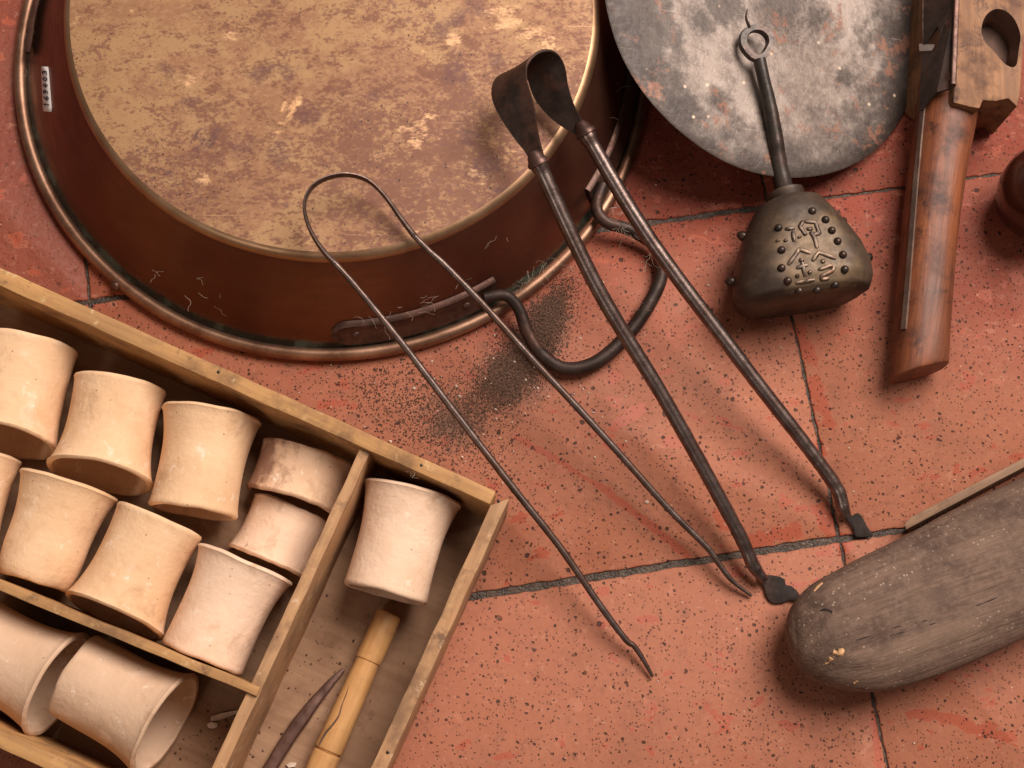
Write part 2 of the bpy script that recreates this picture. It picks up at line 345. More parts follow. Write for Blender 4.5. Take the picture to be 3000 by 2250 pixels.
def m_clay(name, c0, c1, c2, soot=0.0, sx=0.0, s0=.56):
    t = NT(name); co = t.coord('Object'); a = t.noise(co, 16, 4, .6); b = t.noise(co, 55, 5, .65); f = t.noise(co, 330, 3); w_ = t.noise(t.coord('Object', (40, 10, 10)), 3.5, 4, .6)
    c = t.mix(t.ramp(a, .34, .66), c0, c1); c = t.mix(t.ramp(b, .50, .72, 0, .45), c, c2)
    c = t.mix(t.ramp(t.noise(co, 34, 4, .6, .4), .60, .70, 0, .5), c, (.88, .66, .50))
    sm = t.noise(co, 20, 7, .72, .3); c = t.mix(t.ramp(sm, .56, .68, 0, .6), c, (.42, .25, .14))
    c = t.mix(t.ramp(t.noise(co, 75, 7, .75), .60, .66, 0, .55), c, (.93, .76, .62))
    v = t.vor(co, 190); rn = t.n('ShaderNodeSeparateColor', {0: v.outputs['Color']}).outputs[0]
    c = t.mix(t.math('MULTIPLY', t.math('GREATER_THAN', rn, .86), t.ramp(v.outputs['Distance'], .06, .16, .75, 0)), c, (.20, .11, .07))
    if soot:
        s_ = t.math('ADD', t.noise(co, 30, 6, .7), t.math('MULTIPLY', t.n('ShaderNodeSeparateXYZ', {0: t.coord('Object', rnd=False)}).outputs[1], SGN * 7.0))
        s_ = t.math('ADD', s_, t.math('MULTIPLY', t.n('ShaderNodeSeparateXYZ', {0: t.coord('Object', rnd=False)}).outputs[0], sx))
        c = t.mix(t.ramp(s_, s0, s0 + .14, 0, soot), c, (.22, .10, .065))
    h = t.math('ADD', t.math('MULTIPLY', w_, .5), t.math('ADD', t.math('MULTIPLY', f, .35), b))
    return t.fin(c, .88, 0, t.bump(h, .55, .0016), .25)
def m_plain(name, col, ro=.6, metal=0.0, var=.25, scale=80):
    t = NT(name); co = t.coord('Object'); a = t.noise(co, scale, 4, .6)
    c = t.mix(t.ramp(a, .35, .65), tuple(x * (1 - var) for x in col), tuple(min(1, x * (1 + var)) for x in col))
    return t.fin(c, ro, metal, t.bump(a, .2, .0008))

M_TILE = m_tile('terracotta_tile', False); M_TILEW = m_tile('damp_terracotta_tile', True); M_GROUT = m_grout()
M_LIP = m_copper('lit_worn_brass_lip', False, True, ((.33, .185, .098), (.46, .285, .17))); M_BRASS = m_brass(); M_COPPER = m_copper(); M_RIM = m_copper('polished_copper_rim', False, True)
M_IRON = m_iron('forged_iron', (.165, .120, .107), (.25, .19, .172), .45, (.28, .40), .95, 2.2, (.12, .062, .045))
M_IRONB = m_iron('dark_sheet_iron', (.028, .016, .012), (.055, .033, .026), .35, (.45, .65), .5)
M_STRAP = m_iron('brown_iron_strap', (.06, .03, .022), (.12, .06, .045), .3, (.35, .55), .55)
M_DISC = m_disc(); M_STRIP = m_iron('dusty_iron_strip', (.12, .078, .060), (.19, .13, .10), .3, (.5, .7), .2)
M_BELL = m_bell()
M_BELLD = m_iron('dark_bronze', (.030, .022, .018), (.06, .045, .036), .2, (.28, .45), .6)
M_THIN = m_iron('brown_iron_rod', (.10, .070, .060), (.165, .120, .106), .5, (.34, .48), .85, 1.5, (.12, .062, .042))
M_JAW = m_iron('scaled_dark_iron', (.014, .009, .007), (.032, .020, .016), .4, (.85, .95), .0, 1.0, (.06, .028, .018))
M_BELLR = m_iron('blackened_iron', (.024, .019, .016), (.055, .044, .037), .2, (.30, .46), .4)
M_BELLC = m_iron('worn_bronze', (.055, .036, .025), (.12, .078, .05), .3, (.28, .45), .6)
M_STEEL = m_iron('grey_steel_rod', (.085, .068, .058), (.20, .165, .145), .3, (.28, .46), .85)
M_RAIL = m_wood('yellowed_wood', (.56, .305, .115), (.43, .22, .085), (.22, .115, .055), .85, (.6, .85), 1, .45, pale=(.66, .47, .25))
M_RAILR = m_wood('worn_pale_wood', (.53, .305, .15), (.42, .22, .105), (.21, .115, .065), .85, (.6, .85), 1, .5, pale=(.72, .52, .36))
M_BOARD = m_wood('dusty_board', (.36, .215, .13), (.29, .165, .098), (.18, .095, .055), .5, (.75, .95), .6, .25, .2)
M_CLAY = [m_clay('buff_clay', (.81, .55, .345), (.73, .46, .265), (.58, .33, .175)),
          m_clay('pink_buff_clay', (.84, .60, .44), (.78, .54, .38), (.66, .42, .27)),
          m_clay('grey_buff_clay', (.68, .47, .33), (.61, .41, .275), (.50, .32, .20)),
          m_clay('sooty_clay', (.80, .54, .36), (.74, .48, .31), (.60, .34, .20), .85), m_clay('chipped_clay', (.84, .60, .44), (.78, .54, .38), (.66, .42, .27), .9, 11.0, .88)]
M_BAMBOO = m_wood('golden_turned_wood', (.66, .37, .15), (.58, .30, .11), (.36, .165, .06), .35, (.4, .6), 1, .2)
M_HANDLE = m_wood('polished_red_wood', (.27, .085, .034), (.15, .045, .020), (.05, .018, .012), .9, (.40, .58), 1, .35, .4)
M_BLOCK = m_wood('worn_brown_wood', (.36, .175, .078), (.21, .095, .045), (.085, .038, .025), .9, (.55, .75), 1, .6)
M_LOG = m_wood('weathered_grey_wood', (.20, .124, .088), (.125, .077, .056), (.055, .033, .025), .5, (.75, .92), 2.2, .7, .3, pale=(.50, .38, .30), specks=True)
M_GLAZE = m_plain('dark_brown_glaze', (.06, .016, .010), .16, 0, .3, 30)
M_WHITE = m_plain('white_label_paper', (.80, .74, .72), .6, 0, .03); M_INK = m_plain('black_ink', (.02, .02, .025), .5)
M_SOIL = m_plain('dry_soil', (.115, .060, .038), .95, 0, .75, 700); M_FLAKE = m_plain('pale_flake', (.62, .48, .38), .9, 0, .2)
M_LINT = m_plain('grey_lint', (.42, .32, .25), .95, 0, .2)
M_BLACK = m_plain('dark_crack', (.02, .012, .01), .9, 0, .3)  # near-black brown for the crack lines in the club
M_DARK = m_plain('dark_hollow_wood', (.12, .058, .038), .7, 0, .4, 60)

# ---------------------------------------------------------------- floor: cement bed and terracotta tiles
O0 = P(2252, 604); ex = Vector((.3108, .0491, 0)).normalized(); ey = Vector((-ex.y, ex.x, 0))
TW, TH = .5325, .2670
c = O0
FLOOR = obj('floor', [c + ex * a + ey * b + Vector((0, 0, -.0016)) for a, b in ((-2, -2), (2, -2), (2, 2), (-2, 2))], [(0, 1, 2, 3)], M_GROUT, None, False)
tag(FLOOR, kind='structure')
def tile(i, j):
    x0, x1 = i * TW + .0010, (i + 1) * TW - .0010; y0, y1 = j * TH + .0022, (j + 1) * TH - .0022
    if j == -1 and i == -1: y0 += .0010                     # the wide joint in the foreground
    if i <= -2: x1 -= .0002
    if i <= -2 and j == 0: y1 += .02
    if i <= -2 and j == 1: y0 += .02
    if i >= 0 and j in (0, -1): y0 += -.0012 * (j == 0); y1 -= -.0012 * (j == -1)
    pts = []
    def edge(a, b, n):
        for k in range(n):
            t = k / n; pts.append((a[0] + (b[0] - a[0]) * t, a[1] + (b[1] - a[1]) * t))
    edge((x0, y0), (x1, y0), 130); edge((x1, y0), (x1, y1), 66); edge((x1, y1), (x0, y1), 130); edge((x0, y1), (x0, y0), 66)
    T = []; Md = []; B = []; cx, cy = (x0 + x1) / 2, (y0 + y1) / 2
    for a, b in pts:
        s_ = Vector((a * 90 + i * 9, b * 90 + j * 5, 3)); q = Vector((a * 300 + i, b * 300 + j, 9))
        e = mnoise.noise(s_) * .0010 + mnoise.noise(q) * .0010 - max(0, mnoise.noise(s_ * .5)) * .0006
        dx = -math.copysign(1, a - cx) if abs(abs(a - cx) - (x1 - x0) / 2) < 1e-5 else 0
        dy = -math.copysign(1, b - cy) if abs(abs(b - cy) - (y1 - y0) / 2) < 1e-5 else 0
        def at(ins, z): return O0 + ex * (a + dx * (ins + e)) + ey * (b + dy * (ins + e)) + Vector((0, 0, z))
        T.append(at(.0011, 0)); Md.append(at(.0002, -.0006)); B.append(at(0, -.006))
    n = len(T); f = [tuple(range(n))]
    for r in range(2):
        for k in range(n): f.append((r * n + k, r * n + (k + 1) % n, (r + 1) * n + (k + 1) % n, (r + 1) * n + k))
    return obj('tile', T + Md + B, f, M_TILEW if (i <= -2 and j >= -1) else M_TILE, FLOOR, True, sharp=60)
for i in range(-3, 3):
    for j in range(-4, 4): tile(i, j)

# ---------------------------------------------------------------- upturned copper pan
PC = Vector((-.1125, .5268, 0)); TC = Vector((-.107, .5305, 0)); PR, TR, PH = .2535, .2013, .080
PAN = thing('copper_pan', PC.copy(), 'large round copper pan lying upside down with tarnished brass coloured base', 'pan')
def ring(cx, r, z, seg): return [Vector((cx.x + r * math.cos(2 * PI * k / seg), cx.y + r * math.sin(2 * PI * k / seg), z)) for k in range(seg)]
def lathe(profile, seg, closed_end=False, wob=0.0):
    V = []; Fc = []
    for (cc, r, z) in profile:
        for p in ring(cc, r, z, seg):
            if wob: p.z += mnoise.noise(p * 9) * wob
            V.append(p)
    for i in range(len(profile) - 1):
        for k in range(seg): Fc.append((i * seg + k, i * seg + (k + 1) % seg, (i + 1) * seg + (k + 1) % seg, (i + 1) * seg + k))
    if closed_end:
        Fc.append(tuple(range((len(profile) - 1) * seg, len(profile) * seg)))
    return V, Fc
SEG = 160
def lerp(t): return PC.lerp(TC, t)
# base: bevel and flat top with slight sag
pr = []
for k in range(7):
    a = k / 6 * PI / 2 * .80
    pr.append((TC, TR - .0075 + .0075 * math.cos(a + .12), PH - .0075 + .0075 * math.sin(a + .12)))
_edge = pr[:]; pr = [_edge[-1]]
for r in (.186, .17, .14, .10, .06, .02): pr.append((TC, r, PH - .0004 + .0006 * math.cos(r * 30)))
V, Fc = lathe(pr, SEG, True, .0012)
obj('base', V, Fc, M_BRASS, PAN, True, Matrix.Translation(TC))
V, Fc = lathe(_edge, SEG, False, .0012)
obj('base_edge', V, Fc, M_LIP, PAN, True, Matrix.Translation(TC))  # worn bevel ring, coloured paler to carry the highlight along the edge
# wall: from bevel down to the groove, with inside return so that it has thickness
WALLP = [(1.0, .2012, PH - .0066), (.95, .2055, .0675), (.8, .2135, .055), (.6, .2232, .040), (.4, .2315, .026), (.25, .2370, .016), (.12, .2410, .009), (.05, .2450, .0055)]
def wall_r(z):
    for (a, b) in zip(WALLP, WALLP[1:]):
        if a[2] >= z >= b[2]:
            t = (a[2] - z) / (a[2] - b[2]); return a[1] + (b[1] - a[1]) * t, lerp(a[0] + (b[0] - a[0]) * t)
    return WALLP[-1][1], PC
V, Fc = lathe([(lerp(t), r, z) for t, r, z in WALLP] + [(lerp(t), r - .002, z) for t, r, z in WALLP[::-1]], SEG, False, .0006)
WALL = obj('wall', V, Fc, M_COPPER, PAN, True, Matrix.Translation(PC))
pth = ring(PC, PR - .0052, .0058, SEG)
V = []; Fc = []
for k in range(SEG):
    d = (pth[k] - PC); d.z = 0; d.normalize()
    wv = 1 + .06 * mnoise.noise(pth[k] * 14); off = .0009 * mnoise.noise(pth[k] * 7 + Vector((4, 4, 4)))
    for q in range(14):
        a = 2 * PI * q / 14; V.append(pth[k] + d * (.0052 * wv * math.cos(a) + off) + Vector((0, 0, .0052 * wv * math.sin(a))))
for k in range(SEG):
    for q in range(14): Fc.append((k * 14 + q, k * 14 + (q + 1) % 14, ((k + 1) % SEG) * 14 + (q + 1) % 14, ((k + 1) % SEG) * 14 + q))
obj('rim', V, Fc, M_RIM, PAN, True, Matrix.Translation(PC))
_sp = P(338, 838, .008); V, Fc = ball(_sp, .0042, Vector((-.5, -.6, .8)), .8, low=-.6); obj('rim_seam', V, Fc, M_STRAP, PAN)
def wallpt(ang, z, out=0.0):
    r, cc = wall_r(z); return Vector((cc.x + (r + out) * math.cos(ang), cc.y + (r + out) * math.sin(ang), z))
def pang(x, y, z):
    p = P(x, y, z); return math.atan2(p.y - PC.y, p.x - PC.x)
def pan_handle(rot):
    Rm = Matrix.Translation(PC) @ Matrix.Rotation(rot, 4, 'Z') @ Matrix.Translation(-PC)
    H = []
    for pz in ((1418, 872, .022), (1480, 866, .021), (1520, 905, .017), (1545, 975, .013), (1588, 1040, .010), (1655, 1080, .008), (1745, 1062, .008), (1835, 985, .008), (1905, 885, .008), (1938, 800, .009), (1918, 722, .011), (1850, 675, .014), (1775, 650, .018), (1748, 605, .021), (1768, 540, .022)):
        H.append(P(*pz))
    pts = spline(H, 6); n = len(pts)
    rad = [.0042 + .0012 * math.sin(PI * i / (n - 1)) for i in range(n)]
    V, Fc = tube([Rm @ p for p in pts], rad, 14, rough=.05, freq=40)
    hd = obj('handle', V, Fc, M_IRONB if rot == 0 else M_STRAP, PAN, True)
    a1 = (pang(965, 1000, .018), pang(1470, 880, .020)); a2 = (pang(1752, 600, .020), pang(1885, 120, .020))
    for (b0, b1) in (a1, a2):
        mb = MB(); N = 28; Vv = []
        for k in range(N + 1):
            t = k / N; an = b0 + (b1 - b0) * t
            far = min(t if b0 == a1[0] else 1 - t, 1); ends = min(1, far / .10); hw = math.sqrt(max(.05, 1 - (1 - ends) ** 2))
            zc = .0195; zt = zc + .0085 * hw; zb = zc - .0085 * hw
            Vv += [wallpt(an, zb, .0008), wallpt(an, zb, .0030), wallpt(an, zc, .0026), wallpt(an, zt - .002, .0032), wallpt(an, zt, .0045), wallpt(an, zt + .0012, .0030), wallpt(an, zt + .001, .0004)]
        Vv = [Rm @ p for p in Vv]
        Fq = []
        for k in range(N):
            for q in range(7): Fq.append((k * 7 + q, k * 7 + (q + 1) % 7, (k + 1) * 7 + (q + 1) % 7, (k + 1) * 7 + q))
        Fq += [tuple(range(7)), tuple(range(N * 7, N * 7 + 7))]
        st = obj('strap', Vv, Fq, M_STRAP, PAN, True)
        for t in ((.14, .80) if b0 == a1[0] else (.2, .86)):
            an = b0 + (b1 - b0) * t; p = wallpt(an, .0185, .0024); nv = Vector((math.cos(an), math.sin(an), .5))
            V, Fc = ball(Rm @ p, .0036, Rm.to_3x3() @ nv, .6, low=0); obj('rivet', V, Fc, M_STRAP, st)
pan_handle(0); pan_handle(PI)
# paper inventory label on the wall with its handwritten number
tree_w = BVHTree.FromPolygons([tuple(WM[WALL] @ v.co) for v in WALL.data.vertices], [tuple(p.vertices) for p in WALL.data.polygons])
def hit(tr, x, y, off=0.0):
    h, nrm, _, _ = tr.ray_cast(CC, ray(x, y))
    if h is None: return None, None
    if nrm.dot(ray(x, y)) > 0: nrm = -nrm
    return h + nrm * off, nrm
LAB = [(123, 195), (143, 196), (153.5, 328), (129.5, 326)]   # top-left, top-right, bottom-right, bottom-left
def lab(u, v): # u across (left to right), v from top to bottom
    a = Vector(LAB[0]).lerp(Vector(LAB[1]), u); b = Vector(LAB[3]).lerp(Vector(LAB[2]), u); return a.lerp(b, v)
Vv = []; Fq = []; n = 10
for i in range(n + 1):
    for k in range(3):
        uu = .5 + (k / 2 - .5) * (.9 if i in (0, n) else 1); q = lab(uu, i / n); Vv.append(hit(tree_w, q.x, q.y, .0009)[0])
for i in range(n):
    for k in range(2): Fq.append((i * 3 + k, i * 3 + k + 1, (i + 1) * 3 + k + 1, (i + 1) * 3 + k))
STK = obj('paper_label', Vv, Fq, M_WHITE, PAN, True)
md = STK.modifiers.new('thick', 'SOLIDIFY'); md.thickness = .0007; md.offset = -1
DIG = {'1': [[(.3, .75), (.55, 1), (.5, 0)]], '6': [[(.75, .95), (.3, .6), (.2, .2), (.5, 0), (.8, .2), (.7, .45), (.25, .35)]],
       '9': [[(.75, .75), (.5, 1), (.2, .8), (.3, .55), (.7, .65), (.75, .8), (.65, .3), (.3, .0)]], '4': [[(.55, 1), (.15, .4), (.85, .45)], [(.7, .75), (.55, 0)]],
       '0': [[(.5, .95), (.2, .6), (.3, .1), (.6, .05), (.8, .5), (.5, .95)]], '3': [[(.2, .9), (.7, 1), (.6, .6), (.35, .55), (.75, .45), (.7, .05), (.1, .0)]]}
mb = MB()
for k, ch in enumerate("169403"):
    for st in DIG[ch]:
        pp = []
        for (a, b) in st:
            q = lab(.82 - b * .62, .90 - (k + a * .8) * .142); pp.append(hit(tree_w, q.x, q.y, .0012)[0])
        mb.add(*tube(spline([p for p in pp], 3), .00042, 5))
mb.build('handwriting', M_INK, STK)

# ---------------------------------------------------------------- wooden tray with compartments
ZT = .088
TRAY = thing('wooden_tray', P(700, 1700, 0), 'shallow yellowed wooden drawer with partitions holding clay pots', 'tray')
def rail(name, top_px, mat, ztop=ZT, zbot=.0, bevel=.0012, axis=None, wob=.0007):
    top = [P(x, y, ztop) for x, y in top_px]; bot = [Vector((p.x, p.y, zbot)) for p in top]
    V, Fc = prism(top, bot, bevel)
    # subdivide for small unevenness
    bm = bmesh.new(); vs = [bm.verts.new(v) for v in V]
    for f in Fc: bm.faces.new([vs[i] for i in f])
    d = (top[1] - top[0]).normalized()
    le = [e for e in bm.edges if abs((e.verts[0].co - e.verts[1].co).normalized().dot(d)) > .95 and e.calc_length() > .02]
    bmesh.ops.subdivide_edges(bm, edges=le, cuts=40, use_grid_fill=True)
    for v in bm.verts: v.co += Vector((mnoise.noise(v.co * 45), mnoise.noise(v.co * 45 + Vector((9, 0, 0))), mnoise.noise(v.co * 60 + Vector((0, 9, 0))))) * wob
    bm.verts.index_update(); V = [v.co.copy() for v in bm.verts]; Fc = [tuple(v.index for v in f.verts) for f in bm.faces]; bm.free()
    return obj(name, V, Fc, mat, TRAY, True, axes(sum(top, Vector()) / 4, d), 50)
# outlines run along the grain: start-outer, end-outer, end-inner, start-inner
rail('side_rail', [(-330, 634), (1455, 1439), (1437, 1478), (-330, 690)], M_RAIL)
rail('side_rail', [(1494, 1458), (1048, 2440), (998, 2440), (1438, 1480)], M_RAILR)
rail('side_rail', [(-330, 1985), (760, 2490), (735, 2530), (-330, 2040)], M_RAIL)
rail('side_rail', [(-362, 620), (-362, 2050), (-331, 2040), (-331, 634)], M_RAIL)
rail('divider', [(1094, 1304), (556, 2480), (521, 2466), (1064, 1292)], M_RAILR, ZT - .004, .006, .0008)
rail('divider', [(-330, 1562), (762, 2014), (752, 2040), (-330, 1595)], M_RAIL, ZT - .001, .006, .0008)
for x, y in ((1235, 1363), (1136, 2204), (640, 1090), (1460, 1468)):
    V, Fc = ball(P(x, y, ZT + .0001), .0012, squash=.3, low=0); obj('nail_head', V, Fc, M_BELLD, TRAY)
bt = [P(x, y, 0) for x, y in ((-370, 520), (1515, 1390), (1000, 2540), (640, 2540), (-370, 2090))]
_in = sum(bt, Vector()) / 5
bt = [Vector((p.x, p.y, 0)) for p in [P(-330, 668, ZT), P(1440, 1462, ZT), P(1020, 2440, ZT), P(748, 2500, ZT), P(-330, 2010, ZT)]]
V, Fc = prism([p + Vector((0, 0, .008)) for p in bt], [p + Vector((0, 0, .002)) for p in bt], 0)
obj('bottom_board', V, Fc, M_BOARD, TRAY, False, axes(_in, P(1435, 1478) - P(0, 831)))

# ---------------------------------------------------------------- clay pots
def tubular(p1, p2, r1, rm, r2, th=.0045, seed=0, arc=None, closed=True, lip=.002, nseg=56, rag=0.0, tilt=(0, 0), pm=.5, warp=.014):
    """hollow waisted pot lying along p1 -> p2 (world), returns verts, faces, frame"""
    F0 = axes(p1.lerp(p2, .5), p2 - p1); L = (p2 - p1).length; n = 18
    def rad(t):
        if t < pm: s = t / pm; return rm + (r1 - rm) * (1 - s) ** 2.3
        s = (t - pm) / (1 - pm); return rm + (r2 - rm) * s ** 2.3
    prof = []
    for i in range(n + 1):
        t = i / n; prof.append((t, rad(t)))
    # rounded lips
    out = [(0, rad(0) - th * .9, .0)] if False else []
    loop = []
    e = lip / L
    loop += [(e * .0 + .0, rad(0) - th * .5 - lip * .3), (e * .35, rad(0) - lip * .35), (e * 1.2, rad(0))]
    loop += [(t, r) for t, r in prof[1:-1]]
    loop += [(1 - e * 1.2, rad(1)), (1 - e * .35, rad(1) - lip * .35), (1, rad(1) - th * .5)]
    loop += [(1 - e * .35, rad(1) - th + lip * .2), (1 - e * 1.4, rad(1) - th)]
    inner = [(t, r - th) for t, r in prof[1:-1][::-1]]
    loop += inner
    if closed:
        loop = [(0, 0.0005), (0, rad(0) * .6)] + loop; loop = loop[:-2] + [(.09, (rad(.09) - th) * .85), (.085, .0005)]
    else:
        loop += [(e * 1.4, rad(0) - th), (e * .35, rad(0) - th + lip * .2)]
    full = arc is None; m = nseg if full else nseg + 1; V = []; Fc = []; k_ = len(loop)
    for j in range(m):
        a = 2 * PI * j / nseg if full else arc[0] + (arc[1] - arc[0]) * j / nseg
        for (t, r) in loop:
            aa = a
            ss = Vector((math.cos(aa) * 1.3 + seed * 3.1, math.sin(aa) * 1.3, t * 1.6))
            wr = r * (1 + warp * mnoise.noise(ss) + warp * .4 * mnoise.noise(ss * 3)) if r > .001 else r
            x = (t - .5) * L + (tilt[0] * math.sin(aa) + tilt[1] * math.cos(aa)) * max(0, (t - .5) * 2)
            if rag: x += (rag * mnoise.noise(Vector((aa * 2.5, seed, 5))) + rag * .4 * mnoise.noise(Vector((aa * 5, seed, 2)))) * (t - .5) * 2
            x += .0008 * mnoise.noise(ss * 1.5 + Vector((7, 7, 7)))
            V.append(F0 @ Vector((x, wr * math.cos(aa), wr * math.sin(aa))))
    for j in range(m if full else m - 1):
        for k in range(k_ if not closed else k_ - 1):
            a = j * k_ + k; b = j * k_ + (k + 1) % k_; c_ = ((j + 1) % m) * k_ + (k + 1) % k_; d = ((j + 1) % m) * k_ + k
            Fc.append((a, b, c_, d))
    if not full: Fc += [tuple(range(k_)), tuple(range((m - 1) * k_, m * k_))]
    return V, Fc, F0
GR = 'waisted clay pots packed in the wooden tray'
def pot(name, e1, e2, r1, rm, r2, mat, label, zc=.0475, cat='pot', pm=.5, **k):
    x, y = (e1[0] + e2[0]) / 2, (e1[1] + e2[1]) / 2; s_ = sc(x, y, zc)
    V, Fc, F0 = tubular(P(*e1, zc), P(*e2, zc), r1 * s_, rm * .965 * s_, r2 * s_, pm=pm, **k)
    o = obj(name, V, Fc, mat, None, True, F0, 50)
    lo = min(v.z for v in V)
    d = .0083 - lo; o.matrix_basis = Matrix.Translation((0, 0, d)) @ o.matrix_basis; WM[o] = o.matrix_basis.copy()
    return tag(o, label, cat, GR if cat == 'pot' else None)
pot('clay_pot', (80, 1000), (10, 1292), 149, 144, 152, M_CLAY[0], 'smoky spotted buff clay pot at the upper left edge against the long rail', seed=1, tilt=(-.0062, 0))
pot('clay_pot', (354, 1120), (290, 1398), 136, 131, 156, M_CLAY[0], 'buff clay pot with dark open mouth below, second along the upper rail', seed=2, pm=.42, tilt=(-.0062, 0))
pot('clay_pot', (620, 1208), (562, 1500), 149, 127, 131, M_CLAY[0], 'buff clay pot with a wide lip on top beside the two broken pieces', seed=3, pm=.6)
pot('clay_pot', (1211, 1440), (1127, 1742), 149, 126, 125, M_CLAY[1], 'pinkish clay pot lying alone in the right compartment above the turned handle', seed=4, pm=.6)
pot('clay_pot', (-84, 1318), (-160, 1600), 142, 132, 142, M_CLAY[0], 'clay pot mostly cut off by the left edge of the photograph', seed=5)
pot('clay_pot', (201, 1414), (92, 1705), 150, 124, 106, M_CLAY[0], 'tapering buff clay pot with reddish streak touching the short divider at left', seed=6, pm=.62)
pot('clay_pot', (470, 1518), (331, 1810), 135, 130, 157, M_CLAY[0], 'smooth buff clay pot whose dark flared mouth slips under the short divider', seed=7, pm=.42, tilt=(-.0062, 0))
pot('clay_pot', (719, 1645), (588, 1932), 152, 128, 127, M_CLAY[1], 'clay pot with greyish smudge in the corner where both dividers meet', seed=8, pm=.55)
pot('clay_pot', (-120, 1861), (176, 2008), 150, 136, 164, M_CLAY[2], 'greyish clay pot below the short divider with its mouth facing its neighbour', seed=9, pm=.45, tilt=(-.004, 0))
pot('clay_pot', (215, 1973), (490, 2125), 130, 137, 166, M_CLAY[2], 'clay pot in the lowest compartment with open mouth turned to the right', seed=10, pm=.4, tilt=(-.004, 0))
pot('broken_pot', (852, 1478), (775, 1645), 124, 122, 134, M_CLAY[4], 'short broken clay piece with a dark chipped corner, under the sooty shard', warp=.008, zc=.034, cat='shard', seed=11, arc=(-.25, PI + .25), closed=False, rag=.0007, nseg=40)
o = pot('broken_pot', (902, 1318), (850, 1464), 148, 145, 147, M_CLAY[3], 'sooty curved clay shard lying between the wide lipped pot and upper rail', warp=.008, zc=.040, cat='shard', seed=12, arc=(-.12, PI + .1), closed=False, rag=.0012, nseg=40)
o.matrix_basis = Matrix.Translation((0, 0, .012)) @ o.matrix_basis

# ---------------------------------------------------------------- turned wooden handle and iron spike in the tray
def straight(a, b, rads, zc, seg=28):
    A, B = P(*a, zc), P(*b, zc); F0 = axes(A, B - A); L = (B - A).length; s_ = sc(*a, zc); V = []; Fc = []
    for (t, r) in rads:
        for k in range(seg):
            q = 2 * PI * k / seg; rr = r * s_ * (1 + .03 * mnoise.noise(Vector((t * 4, math.cos(q), math.sin(q)))))
            V.append(F0 @ Vector((t * L, rr * math.cos(q), rr * math.sin(q))))
    for i in range(len(rads) - 1):
        for k in range(seg): Fc.append((i * seg + k, i * seg + (k + 1) % seg, (i + 1) * seg + (k + 1) % seg, (i + 1) * seg + k))
    Fc += [tuple(range(seg)), tuple(range((len(rads) - 1) * seg, len(rads) * seg))]
    return V, Fc, F0
WH = thing('turned_handle', P(1040, 2000, .008), 'golden turned wooden handle with a long crack, lying in the right compartment', 'tool handle')
za = .0195
V, Fc, F0 = straight((1141, 1796), (960, 2203), [(0, 30), (.006, 35), (.02, 37.5), (.15, 38.5), (.325, 39.5), (.345, 39), (.352, 35.5), (.36, 35.5), (.5, 37), (.75, 39.5), (.97, 42), (.985, 41), (.992, 36), (1.0, 35)], za)
gr_ = obj('grip', V, Fc, M_BAMBOO, WH, True, F0, 35)
V, Fc, F0 = straight((959.5, 2204), (905, 2330), [(0, 38), (.02, 42), (.08, 43), (.5, 42), (.9, 38), (1, 30)], za)
obj('pommel', V, Fc, M_BAMBOO, WH, True, F0, 35)
trh = BVHTree.FromPolygons([tuple(WM[gr_] @ v.co) for v in gr_.data.vertices], [tuple(p.vertices) for p in gr_.data.polygons])
cr = [hit(trh, 900 + x / 1.746, 1300 + y / 1.746, -.0003)[0] for x, y in ((222, 1195), (205, 1265), (180, 1330), (160, 1395), (120, 1450), (95, 1480), (62, 1540))]
cr = spline([p for p in cr if p], 4)
V, Fc = tube(cr, [.0003 + .0009 * (i / len(cr)) * (1 + .5 * mnoise.noise(p * 200)) for i, p in enumerate(cr)], 6); obj('crack', V, Fc, M_DARK, gr_)
SP = [P(*p) for p in ((1006, 1960, .013), (960, 2010, .0135), (905, 2078, .0145), (860, 2140, .015), (800, 2235, .0155), (735, 2345, .0155))]
V, Fc = tube(spline(SP, 5), [.0013 + .0036 * min(1, (i / 12) ** .8) for i in range(26)], 8, flat=(1.0, .85), rough=.09, freq=90)
o = obj('iron_spike', V, Fc, m_iron('rusty_spike_iron', (.095, .045, .032), (.16, .082, .06), .5, (.45, .65), .4), None, True)
lo = min(v.z for v in V); o.matrix_basis = Matrix.Translation((0, 0, .0081 - lo)) @ o.matrix_basis
tag(o, 'rusty tapering iron spike lying in the tray left of the golden handle', 'spike')

